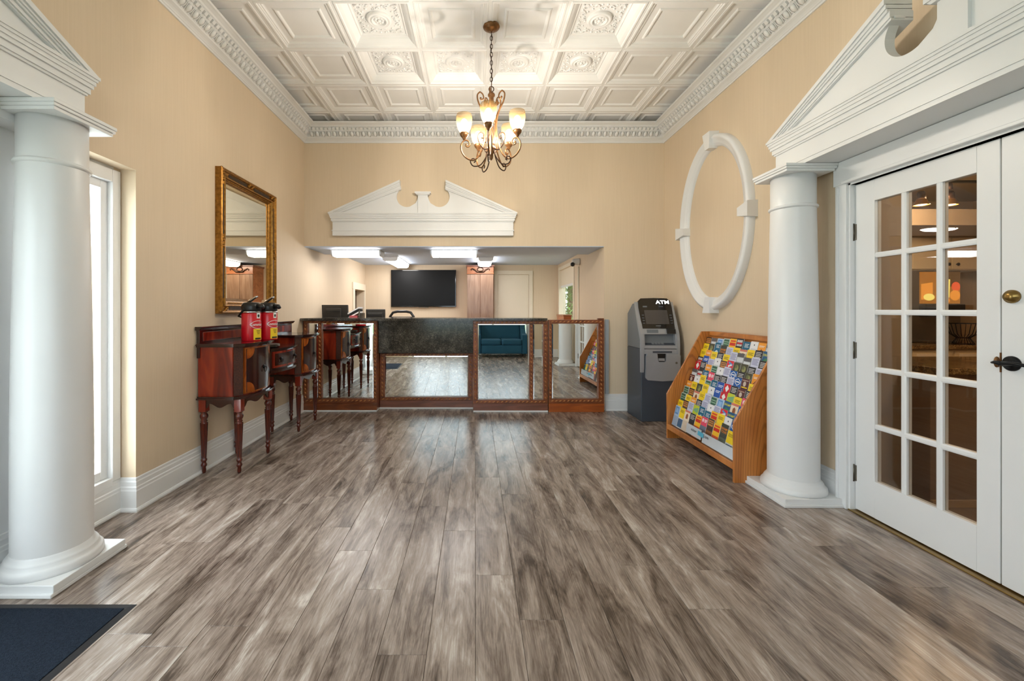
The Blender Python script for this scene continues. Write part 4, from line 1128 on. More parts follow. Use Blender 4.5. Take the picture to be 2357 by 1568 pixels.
for y0, side in ((3.30, 'near'), (4.42, 'far')):
    yc = y0 + 0.26
    pd = MB(); pd.prism([(x - 0.012 if x > -1.9 else x, y) for x, y in foot(y0)], 0.600, 0.986, 'z'); P_ = pd.build('pedestal_cabinet', M['mahog'], sb)
    q = MB(); q.prism(foot(y0, 0.026), 0.986, 0.998, 'z'); q.prism(foot(y0, 0.034), 0.998, 1.006, 'z'); q.prism(foot(y0, 0.028), 1.006, 1.012, 'z'); q.build('top_slab', M['mahog_dark'], sb)
    q = MB(); q.prism(foot(y0, 0.028), 0.580, 0.592, 'z'); q.prism(foot(y0, 0.014), 0.592, 0.602, 'z'); q.build('base_moulding', M['mahog_dark'], sb)
    q = MB()                                                   # aprons with a drop in the middle
    prof_ = [(0, 0.58)] + [(k / 16.0, 0.528 - 0.016 * cos((k / 16.0 - 0.5) * 3 * pi) * (1 if abs(k - 8) < 7 else 0) - (0.030 if k in (0, 16) else (0.014 if k in (1, 15) else 0))) for k in range(17)] + [(1, 0.58)]
    q.prism([(-2.10 + u * 0.235, w) for u, w in prof_], y0 + 0.010, y0 + 0.022, 'y'); q.prism([(-2.10 + u * 0.235, w) for u, w in prof_], y0 + 0.498, y0 + 0.51, 'y')
    q.prism([(y0 + 0.06 + u * 0.40, w) for u, w in prof_], -1.835, -1.822, 'x')
    q.build('apron', M['mahog_dark'], sb)
    for (lx, ly) in ((-1.842, y0 + 0.030), (-2.118, y0 + 0.030), (-1.842, y0 + 0.490), (-2.118, y0 + 0.490)):
        o = link('leg', LEG, sb); o.location = (lx - ORI[sb][0], ly - ORI[sb][1], 0); ORI[o] = (lx, ly, 0)
        MB().box(lx - 0.027, lx + 0.027, ly - 0.027, ly + 0.027, 0.481, 0.582, 0.002).build('leg_block', M['blk'], o)
    # canted pilasters and bowed door
    def bowx(y, out=0.0): return -1.822 + 0.040 * (1 - ((y - yc) / 0.21) ** 2) + out
    for sg in (-1, 1):
        ya, ybb = yc + sg * 0.212, yc + sg * 0.258
        q = MB(); q.add([(-1.829, ya, 0.606), (-1.873, ybb, 0.606), (-1.873, ybb, 0.982), (-1.829, ya, 0.982), (-1.820, ya + sg * 0.004, 0.606), (-1.866, ybb + sg * 0.006, 0.606), (-1.866, ybb + sg * 0.006, 0.982), (-1.820, ya + sg * 0.004, 0.982)],
                        [(0, 1, 2, 3), (4, 5, 6, 7), (0, 1, 5, 4), (1, 2, 6, 5), (2, 3, 7, 6), (3, 0, 4, 7)]); q.build('carved_pilaster', M['carved'], sb)
    def curved(ya, ybb, za, zb, out, m, nm, parent):
        q = MB(); n = 12
        yy = [ya + (ybb - ya) * k / n for k in range(n + 1)]
        v = [(bowx(y, out), y, z) for y in yy for z in (za, zb)]
        q.add(v, [(2 * k, 2 * k + 2, 2 * k + 3, 2 * k + 1) for k in range(n)], True)
        q.prism([(bowx(y, out - 0.0004), y) for y in yy] + [(bowx(y, out - 0.014), y) for y in yy[::-1]], za, zb, 'z')
        return q.build(nm, m, parent)
    dr = curved(yc - 0.200, yc + 0.200, 0.612, 0.976, 0.004, M['inlay'], 'door', sb)
    curved(yc - 0.188, yc + 0.188, 0.624, 0.964, 0.0075, M['mahog_dark'], 'door_panel', dr)
    for sy in (-1, 1):                                         # inlaid corner fans
        for sz in (-1, 1):
            q = MB()
            oy, oz = yc + sy * 0.188, 0.794 + sz * 0.170; r = 0.078
            v = []
            for rr_ in (0.001, r * 0.35, r * 0.7, r):
                for k in range(9):
                    a = k * pi / 16; y, z = oy - sy * rr_ * cos(a), oz - sz * rr_ * sin(a); v.append((bowx(y, 0.0092), y, z))
            q.add(v, [(i * 9 + k, i * 9 + k + 1, (i + 1) * 9 + k + 1, (i + 1) * 9 + k) for i in range(3) for k in range(8)])
            q.build('inlay_fan', M['inlay'], dr)
    q = MB(); q.lathe([(0.004, 0), (0.016, 0.001), (0.014, 0.008), (0.006, 0.012), (0.002, 0.016)], (bowx(yc, 0.0075), yc + 0.02, 0.800), 14, axis='x')
    q.tube([(bowx(yc, 0.022), yc + 0.02 + 0.020 * sin(a), 0.782 + 0.022 * cos(a)) for a in [k * 2 * pi / 14 for k in range(14)]], 0.0032, 6, True); q.build('ring_pull', M['iron'], dr)
# centre drawer
def cb_(y): return -1.846 + 0.045 * (1 - ((y - 4.12) / 0.30) ** 2)
ys = [3.82 + 0.60 * k / 12 for k in range(13)]
out_ = lambda o: [(-2.145, 3.82)] + [(cb_(y) + o, y) for y in ys] + [(-2.145, 4.42)]
q = MB(); q.prism(out_(-0.012), 0.720, 0.905, 'z'); q.build('drawer_case', M['mahog_dark'], sb)
q = MB(); q.prism(out_(0.016), 0.903, 0.913, 'z'); q.prism(out_(0.022), 0.913, 0.922, 'z'); q.build('drawer_top', M['mahog_dark'], sb)
q = MB(); q.prism(out_(0.012), 0.700, 0.722, 'z'); q.build('lower_moulding', M['mahog_dark'], sb)
ysd = [3.87 + 0.50 * k / 10 for k in range(11)]
q = MB(); q.prism([(cb_(y) - 0.015, y) for y in ysd[::-1]] + [(cb_(y) + 0.002, y) for y in ysd], 0.742, 0.892, 'z'); dd = q.build('drawer', M['mahog'], sb)
ysd = [3.89 + 0.46 * k / 10 for k in range(11)]
q = MB(); q.prism([(cb_(y) - 0.004, y) for y in ysd[::-1]] + [(cb_(y) + 0.0045, y) for y in ysd], 0.762, 0.872, 'z'); q.build('drawer_panel', M['mahog_dark'], dd)
for y in (3.97, 4.27):
    q = MB(); q.lathe([(0.004, 0), (0.014, 0.001), (0.012, 0.008), (0.003, 0.014)], (cb_(y) + 0.0045, y, 0.822), 12, axis='x'); q.tube([(cb_(y) + 0.018, y + 0.018 * sin(a), 0.806 + 0.02 * cos(a)) for a in [k * 2 * pi / 14 for k in range(14)]], 0.003, 6, True); q.build('ring_pull', M['iron'], dd)
q = MB(); q.box(-2.1495, -2.128, 3.29, 4.95, 0.90, 1.118, 0.002); q.prism([(-2.1505, 1.116), (-2.122, 1.116), (-2.100, 1.136), (-2.100, 1.144), (-2.1505, 1.144)], 3.27, 4.965, 'y'); q.build('back_rail', M['mahog_dark'], sb)
q = MB(); q.box(-2.1282, -2.124, 3.33, 4.91, 1.03, 1.10, 0.001); q.build('rail_panel', M['mahog'], sb)

# ---- plates on the drawer top
q = MB()
for k in range(4): q.lathe([(0.001, 0.0), (0.09, 0.001), (0.125, 0.010), (0.127, 0.012), (0.09, 0.004), (0.001, 0.003)], (-1.97, 4.0, 0.9225 + k * 0.006), 28, cap=False)
pl = q.build('plate_stack', M['steel']); tag(pl, 'stack of flat grey plates on the sideboard drawer top', 'plates')

# ---- airpots
def on_cyl(q, c, R, a0, verts, faces, out):
    """wrap flat (u,v) artwork on a vertical cylinder of radius R, u to the viewer's right, centred at azimuth a0"""
    q.add([(c[0] + (R + out) * cos(a0 + u / R), c[1] + (R + out) * sin(a0 + u / R), c[2] + v) for u, v in verts], faces)
def patch(w, h, cu=0, cv=0, n=8):
    v = []; f = []
    for k in range(n + 1): v += [(cu - w / 2 + w * k / n, cv - h / 2), (cu - w / 2 + w * k / n, cv + h / 2)]
    return v, [(2 * k, 2 * k + 2, 2 * k + 3, 2 * k + 1) for k in range(n)]
def airpot(label, cx, cy, cz, az):
    t = thing('airpot', label, 'airpot', (cx, cy, cz), 'red coffee airpots')
    R = 0.076
    MB().lathe([(R - 0.002, 0), (R, 0.004), (R, 0.232), (R - 0.002, 0.236)], (cx, cy, cz), 40).build('body', M['red'], t)
    MB().lathe([(R + 0.0005, 0.236), (R + 0.001, 0.248), (R - 0.002, 0.250)], (cx, cy, cz), 40).build('steel_collar', M['chrome'], t)
    q = MB(); q.lathe([(R - 0.002, 0.250), (R, 0.262), (R + 0.002, 0.290), (R - 0.006, 0.314), (0.058, 0.324), (0.05, 0.326), (0.001, 0.327)], (cx, cy, cz), 40)
    c, s = cos(az), sin(az)
    q.tube([(cx + 0.06 * c, cy + 0.06 * s, cz + 0.292), (cx + 0.115 * c, cy + 0.115 * s, cz + 0.290), (cx + 0.126 * c, cy + 0.126 * s, cz + 0.276)], [0.024, 0.021, 0.015], 12)
    q.build('pump_head', M['black'], t)
    pe = (-s, c)
    MB().tube([(cx + R * pe[0] * k, cy + R * pe[1] * k, cz + z) if w == 0 else (cx + R * pe[0] * k - c * w, cy + R * pe[1] * k - s * w, cz + z) for k, z, w in ((1.02, 0.272, 0), (1.0, 0.24, 0.03), (0.8, 0.21, 0.075), (0, 0.195, 0.094), (-0.8, 0.21, 0.075), (-1.0, 0.24, 0.03), (-1.02, 0.272, 0))], 0.008, 8).build('carry_handle', M['black'], t)
    q = MB(); q.tube([(cx - 0.035 * c, cy - 0.035 * s, cz + 0.324), (cx, cy, cz + 0.345), (cx + 0.05 * c, cy + 0.05 * s, cz + 0.372), (cx + 0.068 * c, cy + 0.068 * s, cz + 0.374)], [0.012, 0.013, 0.010, 0.007], 10); q.build('lever', M['chrome'], t)
    face = az
    o = (cx, cy, cz)
    q = MB(); v, f = patch(0.034, 0.048, 0, 0.214); on_cyl(q, o, R, face, v, f, 0.0006); q.build('gauge_label', M['paper'], t)
    q = MB(); n = 16; v = [(0, 0.212)] + [(0.0105 * cos(2 * pi * k / n), 0.212 + 0.0125 * sin(2 * pi * k / n)) for k in range(n)]; on_cyl(q, o, R, face, v, [(0, 1 + k, 1 + (k + 1) % n) for k in range(n)], 0.0012); q.build('gauge_window', M['ink'], t)
    q = MB(); n = 28
    rim = [(0.064 * cos(2 * pi * k / n), 0.138 + 0.034 * sin(2 * pi * k / n)) for k in range(n)]; inn = [(0.060 * cos(2 * pi * k / n), 0.138 + 0.0305 * sin(2 * pi * k / n)) for k in range(n)]
    on_cyl(q, o, R, face, rim + inn, [(k, (k + 1) % n, n + (k + 1) % n, n + k) for k in range(n)], 0.0008); lg = q.build('logo_oval', M['paper'], t)
    q = MB(); v, f = text2d('Community', 0.030); on_cyl(q, o, R, face, [(u, w * 1.15 + 0.138) for u, w in v], f, 0.0012); q.build('logo_lettering', M['paper'], lg)
    q = MB(); v, f = patch(0.086, 0.092, 0, 0.056); on_cyl(q, o, R, face, v, f, 0.0006); yl = q.build('yellow_label', M['yellow'], t)
    q = MB(); v, f = patch(0.060, 0.014, 0, 0.020); on_cyl(q, o, R, face, v, f, 0.0011)
    for k in range(3): v, f = patch(0.040 - 0.008 * k, 0.004, 0, 0.086 - 0.012 * k); on_cyl(q, o, R, face, v, f, 0.0011)
    q.build('label_print', M['ink'], yl)
    return t
airpot('red coffee airpot nearer the entrance, its black handle showing', -1.900, 3.62, 1.0125, radians(-18))
airpot('red coffee airpot nearer the reception counter', -1.838, 3.785, 1.0125, radians(-18))

# ================================================================== CASH MACHINE
AX0, AX1 = 1.892, 2.326
at = thing('cash_machine', 'grey and silver free-standing cash machine in the right corner', 'cash machine', ((AX0 + AX1) / 2, 5.05, 0))
q = MB(); q.box(AX0, AX1, 4.846, 5.285, 0.0, 0.828, 0.008); q.build('lower_cabinet', M['slate_dark'], at)
MB().prism([(4.868, 0.832), (5.285, 0.832), (5.285, 1.228), (5.12, 1.345), (5.055, 1.35), (4.905, 0.985)], AX0 + 0.004, AX1 - 0.004, 'x').build('upper_cabinet', M['slate'], at)
# silver fascia: two cheeks, top hood, keypad deck
cheek = [(4.842, 0.560), (4.836, 0.60), (4.830, 0.83), (4.834, 0.93), (4.850, 1.0), (4.905, 1.12), (5.010, 1.345), (5.020, 1.365), (5.050, 1.365), (5.045, 1.33), (4.94, 1.08), (4.872, 0.93), (4.868, 0.56)]
for xa in (AX0 - 0.004, AX1 - 0.030):
    MB().prism(cheek, xa, xa + 0.034, 'x').build('side_cheek', M['silver'], at)
MB().prism([(4.838, 0.832), (4.842, 0.868), (4.90, 0.868), (4.90, 0.832)], AX0 + 0.03, AX1 - 0.03, 'x').build('keypad_sill', M['silver'], at)
MB().prism([(4.856, 0.995), (4.884, 1.058), (4.94, 1.058), (4.93, 0.995)], AX0 + 0.03, AX1 - 0.03, 'x').build('card_panel', M['silver'], at)
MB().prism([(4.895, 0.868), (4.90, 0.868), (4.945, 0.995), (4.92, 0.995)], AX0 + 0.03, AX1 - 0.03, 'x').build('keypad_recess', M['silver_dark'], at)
for xa, xb in ((AX0 + 0.03, AX0 + 0.044), (AX1 - 0.044, AX1 - 0.03)):
    MB().prism([(4.842, 0.868), (4.856, 0.995), (4.93, 0.995), (4.90, 0.868)], xa, xb, 'x').build('recess_side', M['silver'], at)
kd = MB().prism([(4.850, 0.868), (4.852, 0.876), (4.905, 0.905), (4.905, 0.868)], AX0 + 0.044, AX1 - 0.044, 'x').build('keypad_deck', M['slate_dark'], at)
key = MB(); 
for r in range(4):
    for c in range(4):
        yk = 4.858 + 0.011 * r; zk = 0.880 + 0.006 * r; xk = AX0 + 0.13 + c * 0.036
        key.box(xk, xk + 0.030, yk, yk + 0.009, zk, zk + 0.0035, 0.001)
key.build('keys', M['silver'], kd)
MB().box(AX0 + 0.16, AX0 + 0.27, 4.918, 4.926, 0.960, 0.968).build('slot_light', M['chrome'], at)
# black hood with screen
def hood(u, w, out=0.0):
    """u 0..1 across, w 0..1 up the leaning face"""
    y0, z0, y1, z1 = 4.884, 1.057, 5.028, 1.405
    nx = Vector((0, -(z1 - z0), (y1 - y0))).normalized()
    xa, xb = AX0 + 0.036, AX1 - 0.038
    p = Vector((xa + (xb - xa) * u, y0 + (y1 - y0) * w, z0 + (z1 - z0) * w)) + nx * out
    return p
q = MB(); out = [(0.0, 0.0), (1.0, 0.0), (1.03, 0.25), (1.04, 0.7), (1.02, 0.92), (0.93, 1.0), (0.5, 1.015), (0.07, 1.0), (-0.02, 0.92), (-0.04, 0.7), (-0.03, 0.25)]
n = len(out); q.add([hood(u, w, 0.006) for u, w in out] + [hood(u, w, -0.05) for u, w in out], [tuple(range(n)), tuple(range(n, 2 * n))] + [(i, (i + 1) % n, n + (i + 1) % n, n + i) for i in range(n)])
hd = q.build('hood', M['blackgloss'], at)
def decal(u0, u1, w0, w1, o, m, nm, par, skew=0.0):
    q = MB(); v = [hood(u0, w0, o), hood(u1, w0, o), hood(u1 - skew, w1, o), hood(u0 + skew, w1, o)] + [hood(u0, w0, 0.004), hood(u1, w0, 0.004), hood(u1 - skew, w1, 0.004), hood(u0 + skew, w1, 0.004)]
    q.add(v, [(0, 1, 2, 3), (0, 1, 5, 4), (1, 2, 6, 5), (2, 3, 7, 6), (3, 0, 4, 7)]); return q.build(nm, m, par)
decal(0.12, 0.86, 0.14, 0.60, 0.0085, M['atmscreen'], 'screen', hd)
for k in range(4):
    for u in (0.0, 0.89):
        w = 0.15 + 0.088 * k; kq = MB(); ctr = [(u + 0.02, w), (u + 0.09, w), (u + 0.09, w + 0.034), (u + 0.02, w + 0.034)]
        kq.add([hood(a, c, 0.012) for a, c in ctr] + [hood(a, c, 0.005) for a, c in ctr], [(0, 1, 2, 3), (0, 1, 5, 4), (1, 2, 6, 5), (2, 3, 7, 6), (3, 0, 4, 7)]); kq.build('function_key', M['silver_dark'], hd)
decal(0.10, 0.24, 0.70, 0.745, 0.0075, M['slate'], 'badge', hd); decal(0.62, 0.76, 0.71, 0.745, 0.0075, M['slate_dark'], 'badge', hd); decal(0.42, 0.58, 0.075, 0.095, 0.0075, M['slate'], 'maker_mark', hd)
v, f = text2d('ATM', 0.062); q = MB(); W_ = AX1 - AX0 - 0.074; Hh = sqrt((5.028 - 4.884) ** 2 + (1.405 - 1.057) ** 2)
q.add([hood(0.765 + a * 1.25 / W_, 0.865 + c / Hh, 0.0078) for a, c in v], f); q.build('lit_sign', M['lit'], hd)
MB().prism([(4.862, 1.008), (4.872, 1.046), (4.90, 1.046), (4.89, 1.008)], AX0 + 0.075, AX0 + 0.205, 'x').build('receipt_window', M['slate'], at)
cr = MB().prism([(4.845, 1.000), (4.850, 1.050), (4.90, 1.060), (4.89, 1.000)], AX0 + 0.30, AX0 + 0.395, 'x').build('card_reader', M['black'], at)
# dispenser
MB().box(AX0 + 0.03, AX1, 4.838, 4.870, 0.770, 0.826, 0.004).build('slot_panel', M['silver'], at)
MB().box(AX0 + 0.13, AX0 + 0.345, 4.826, 4.845, 0.785, 0.803, 0.003).build('cash_slot', M['slate_dark'], at)
q = MB()
o_ = [(AX0 + 0.062, 0.775), (AX0 + 0.175, 0.772), (AX0 + 0.182, 0.70), (AX0 + 0.192, 0.682), (AX0 + 0.262, 0.682), (AX0 + 0.272, 0.70), (AX0 + 0.278, 0.772), (AX1 - 0.012, 0.772), (AX1 + 0.004, 0.755), (AX1 + 0.004, 0.50), (AX1 - 0.015, 0.474), (AX1 - 0.2, 0.462), (AX0 + 0.07, 0.474), (AX0 + 0.044, 0.500), (AX0 + 0.048, 0.74)]
n = len(o_); v = [(x, 4.818 if z > 0.5 else 4.826, z) for x, z in o_] + [(x, 4.85, z) for x, z in o_]
q.add(v, [tuple(range(n)), tuple(range(n, 2 * n))] + [(i, (i + 1) % n, n + (i + 1) % n, n + i) for i in range(n)]); dp = q.build('dispenser_door', M['silver'], at)
MB().box(AX0 + 0.178, AX0 + 0.275, 4.838, 4.85, 0.685, 0.775).build('tray_opening', M['black'], dp)
MB().box(AX0 + 0.192, AX0 + 0.262, 4.828, 4.845, 0.692, 0.722, 0.003).build('tray_lip', M['silver'], dp)
MB().lathe([(0.012, 0), (0.012, -0.006), (0.008, -0.008), (0.001, -0.006)], (AX1 - 0.045, 4.819, 0.672), 14, axis='y').build('lock', M['steel'], dp)

# ================================================================== BROCHURE RACK
RX0, RY0, RY1 = 1.912, 3.137, 4.250
rk = thing('brochure_rack', 'golden oak brochure rack full of leaflets against the right wall', 'rack', (2.15, 3.69, 0))
side = [(RX0, 0.0), (RX0, 0.440), (2.258, 1.060), (2.372, 1.060), (2.372, 0.0)]
for ya in (RY0, RY1 - 0.020):
    MB().prism(side, ya, ya + 0.020, 'y').build('side_panel', M['oak'], rk)
MB().prism([(2.345, 0.10), (2.345, 1.050), (2.360, 1.050), (2.360, 0.10)], RY0 + 0.02, RY1 - 0.02, 'y').build('back_panel', M['oak'], rk)
MB().box(2.330, 2.372, RY0 + 0.02, RY1 - 0.02, 1.020, 1.062, 0.004).build('top_rail', M['oak'], rk)
MB().box(RX0 + 0.004, RX0 + 0.34, RY0 + 0.02, RY1 - 0.02, 0.100, 0.122, 0.003).build('bottom_shelf', M['oak'], rk)
MB().box(RX0 - 0.002, RX0 + 0.018, RY0 + 0.02, RY1 - 0.02, 0.092, 0.142, 0.003).build('front_rail', M['oak'], rk)
NR = 12
tier = [(1.952 + 0.0275 * i, 0.140 + 0.0605 * i) for i in range(NR)]
TILT = radians(14)
for i, (x, z) in enumerate(tier):
    if i == 0: continue
    q = MB(); q.box(x - 0.007, x + 0.012, RY0 + 0.02, RY1 - 0.02, z - 0.010, z - 0.002); q.build('tier_ledge', M['oak'], rk)
    q = MB(); q.prism([(x - 0.0087, z - 0.010), (x - 0.0073, z - 0.010), (x + 0.0027, z + 0.030), (x + 0.0013, z + 0.030)], RY0 + 0.02, RY1 - 0.02, 'y'); q.build('clear_lip', M['acrylic'], rk)
fl = MB().prism([(RX0 + 0.010, 0.142), (RX0 + 0.0125, 0.142), (RX0 + 0.0255, 0.255), (RX0 + 0.023, 0.255)], RY0 + 0.022, RY1 - 0.022, 'y').build('clear_front_pocket', M['acrylic'], rk)
# printed strip inside the pocket
def pock(y, z, o=0.0): return (RX0 + 0.0135 - o + (z - 0.142) * 0.115, y, z)
q = MB(); q.add([pock(RY1 - 0.36, 0.160), pock(RY0 + 0.50, 0.160), pock(RY0 + 0.50, 0.245), pock(RY1 - 0.36, 0.245)], [(0, 1, 2, 3)]); q.add([pock(RY0 + 0.48, 0.150), pock(RY0 + 0.03, 0.150), pock(RY0 + 0.03, 0.235), pock(RY0 + 0.48, 0.235)], [(0, 1, 2, 3)])
bn = q.build('banner', ink(222, 226, 230), fl)
q = MB(); v, f = text2d('visitor', 0.036, 'LEFT'); q.add([pock(RY1 - 0.45 - a, 0.212 + c, 0.006) for a, c in v], f); v, f = text2d('.com', 0.036, 'LEFT'); q.add([pock(RY1 - 0.665 - a, 0.212 + c, 0.006) for a, c in v], f); q.build('banner_lettering', ink(70, 74, 82), bn)
q = MB(); q.add([pock(RY1 - 0.565, 0.195, 0.006), pock(RY1 - 0.655, 0.190, 0.006), pock(RY1 - 0.66, 0.226, 0.006), pock(RY1 - 0.57, 0.232, 0.006)], [(0, 1, 2, 3)]); q.build('banner_logo', ink(86, 176, 206), bn)

# ---- leaflets
BW, BH, BT = 0.100, 0.196, 0.005
def cover(bg, items, texts=()):
    """bg colour; items = (colour, x0,x1,z0,z1 in cover fractions or polygon); texts = (string, size, u, v, colour)"""
    mats = [ink(*bg), M['paper']]; q = MB()
    q.box(-BW / 2, BW / 2, -BT, 0, 0, BH); q.m[-6:] = [1, 1, 0, 1, 1, 1]
    lay = 0.0003
    for it in items:
        c = ink(*it[0])
        if c not in mats: mats.append(c)
        q.mi = mats.index(c)
        if len(it) == 5:
            x0, x1, z0, z1 = it[1:]; poly = [(x0, z0), (x1, z0), (x1, z1), (x0, z1)]
        else: poly = it[1]
        q.add([((u - 0.5) * BW, -BT - lay, w * BH) for u, w in poly], [tuple(range(len(poly)))]); lay += 0.00008
    for (s_, sz, u, w, c) in texts:
        c = ink(*c)
        if c not in mats: mats.append(c)
        q.mi = mats.index(c); v, f = text2d(s_, sz)
        q.add([((u - 0.5) * BW + a, -BT - lay, w * BH + e) for a, e in v], f)
    return q.mesh('brochure', mats)
def disc(cx, cz, r, n=14, k=BW / BH): return [(cx + r * cos(2 * pi * i / n), cz + r * k * sin(2 * pi * i / n)) for i in range(n)]
def lines(c, z, n=3, x0=0.15, x1=0.85, h=0.018, g=0.045): return [(c, x0, x1 - 0.1 * (i % 2), z - i * g, z - i * g + h) for i in range(n)]
WH, BK, YE = (240, 240, 238), (26, 24, 26), (246, 212, 30)
CV = {
 'Y': ('bright yellow', cover(YE, [(WH, 0, 1, 0, 0.5), ((60, 110, 150), 0.05, 0.95, 0.05, 0.45)] + lines((90, 74, 20), 0.86, 3), [])),
 'O': ('orange', cover((244, 160, 44), [((120, 60, 34), [(0.1, 0.55), (0.5, 0.74), (0.9, 0.55), (0.9, 0.5), (0.5, 0.67), (0.1, 0.5)])] + lines(WH, 0.86, 2))),
 'B': ('royal blue', cover((22, 82, 172), [(WH, 0.0, 1, 0, 0.3)] + lines((236, 240, 250), 0.84, 2, 0.18, 0.9, 0.03, 0.06))),
 'H': ('blue hexagon-badge', cover((24, 92, 170), [(WH, [(0.5, 0.97), (0.9, 0.87), (0.9, 0.78), (0.5, 0.66), (0.1, 0.78), (0.1, 0.87)]), ((24, 92, 170), [(0.5, 0.94), (0.82, 0.86), (0.82, 0.79), (0.5, 0.69), (0.18, 0.79), (0.18, 0.86)]), (WH, 0.24, 0.76, 0.80, 0.845)])),
 'R': ('red white-diamond', cover((206, 22, 40), [(WH, [(0.5, 0.96), (0.8, 0.82), (0.5, 0.66), (0.2, 0.82)]), (WH, 0.1, 0.9, 0.1, 0.4)])),
 'K': ('black', cover((34, 32, 36), lines((226, 224, 220), 0.90, 4, 0.14, 0.86, 0.024, 0.06) + [((120, 90, 60), 0.1, 0.9, 0.1, 0.5)])),
 'W': ('plain white', cover((236, 236, 238), [((40, 40, 44), 0.46, 0.58, 0.82, 0.88)] + lines((170, 174, 182), 0.66, 3))),
 'G': ('dark green framed', cover((188, 204, 196), [((52, 96, 76), 0.08, 0.92, 0.62, 0.96), ((150, 190, 160), 0.14, 0.86, 0.82, 0.86), ((150, 190, 160), 0.14, 0.86, 0.72, 0.76), ((150, 186, 214), 0, 1, 0.0, 0.56)])),
 'T': ('teal', cover((12, 98, 132), lines(WH, 0.88, 3, 0.25, 0.85, 0.024, 0.06) + [((210, 224, 230), [(0, 0), (1, 0), (1, 0.5), (0.5, 0.66), (0, 0.52)])])),
 'P': ('pink', cover((232, 74, 104), [((250, 220, 226), disc(0.28, 0.84, 0.17)), (WH, 0.54, 0.92, 0.87, 0.90), (WH, 0.54, 0.92, 0.82, 0.85), (WH, 0.54, 0.86, 0.77, 0.80), ((110, 120, 140), 0, 1, 0, 0.6)])),
 'S': ('dark swamp-tour', cover((58, 62, 52), [((90, 100, 86), 0, 1, 0, 0.45)], [('SWAMP', 0.026, 0.5, 0.80, (238, 140, 30)), ('TOURS', 0.026, 0.5, 0.68, (238, 140, 30))])),
 'L': ('lime green', cover((196, 206, 50), [((120, 176, 130), [(0.1, 0.82), (0.9, 0.92), (0.9, 0.68), (0.1, 0.72)]), ((90, 130, 40), 0, 1, 0, 0.45)])),
 'N': ('blue swamp-lettered', cover((22, 86, 134), [((60, 130, 90), [(0, 0.3), (1, 0.3), (1, 0.66), (0.4, 0.74), (0, 0.6)])], [('SWAMP', 0.027, 0.5, 0.85, (232, 226, 50))])),
 'V': ('brown lettered', cover((70, 48, 34), [((196, 132, 66), 0.1, 0.9, 0.70, 0.94), ((70, 48, 34), 0.16, 0.84, 0.86, 0.89), ((70, 48, 34), 0.16, 0.84, 0.78, 0.81), ((140, 90, 50), 0, 1, 0, 0.5)])),
 'C': ('pale blue', cover((176, 200, 226), [((92, 144, 206), 0.12, 0.8, 0.58, 0.94), ((150, 190, 230), 0.22, 0.70, 0.66, 0.88)])),
 'D': ('dark photo', cover((72, 70, 46), [((150, 150, 90), disc(0.5, 0.78, 0.26)), ((104, 110, 70), disc(0.4, 0.84, 0.16)), ((36, 38, 26), 0, 1, 0.0, 0.55)])),
 'X': ('black striped', cover((30, 28, 30), [(WH, 0.12 + 0.16 * i, 0.22 + 0.16 * i, 0.66, 0.94) for i in range(5)] + [((190, 30, 40), 0.1, 0.9, 0.75, 0.83)])),
 'F': ('red-lettered yellow', cover((246, 190, 40), [((226, 70, 24), 0.12, 0.9, 0.86, 0.93), ((206, 40, 24), 0.06, 0.94, 0.68, 0.82), ((232, 96, 48), 0.0, 1.0, 0.0, 0.5)])),
 'U': ('lavender text', cover((206, 208, 230), lines((116, 116, 156), 0.90, 5, 0.1, 0.9, 0.022, 0.055))),
 'A': ('cream tan arch', cover((238, 220, 196), [((150, 84, 44), [(0.3, 0.6), (0.3, 0.78), (0.5, 0.86), (0.7, 0.78), (0.7, 0.6)]), ((214, 120, 100), 0.0, 1, 0.91, 1)])),
 'E': ('red photo', cover((222, 40, 54), [((90, 150, 210), [(0.3, 0.96), (0.9, 0.86), (0.8, 0.76), (0.2, 0.9)]), (WH, [(0.2, 0.78), (0.7, 0.86), (0.8, 0.8), (0.3, 0.7)])])),
 'M': ('maroon photo', cover((86, 34, 34), [((206, 190, 176), disc(0.45, 0.78, 0.2)), ((180, 150, 130), 0.1, 0.9, 0.9, 0.94), (YE, 0.12, 0.88, 0.62, 0.66)])),
 'Z': ('grey photo', cover((140, 142, 146), [((212, 216, 220), 0.05, 0.95, 0.62, 0.82), ((92, 90, 92), 0, 1, 0.84, 1.0)])),
}
ROWS = [                      # bottom tier first; far end (by the cash machine) to near end
 'CYAKFPVFSYN', 'YVULTTFYWHC', 'GYOKUWUENHC', 'GVAYUGCNAHN', 'OYDYWBRLYPN', 'MWYGTBRKMKM',
 'ZXTPKKUHMYP', 'RKOGWUHKDOA', 'XBUWVEDDKUK', 'YOYKYUZZUKD', 'YDTSUYAYKND', 'VZTULLYNYNU']
TOPR = 'VZCGFXTWOZV'
ROWS[-1] = TOPR
ORD = ['farthest', 'second', 'third', 'fourth', 'fifth', 'sixth', 'seventh', 'eighth', 'ninth', 'tenth', 'nearest']
TIERN = ['bottom tier', 'second tier from the bottom', 'third tier from the bottom', 'fourth tier from the bottom', 'fifth tier from the bottom', 'sixth tier from the bottom', 'sixth tier from the top', 'fifth tier from the top', 'fourth tier from the top', 'third tier from the top', 'second tier from the top', 'top tier']
rb = random.Random(11)
n_ = 11; pitch = (RY1 - RY0 - 0.05) / n_
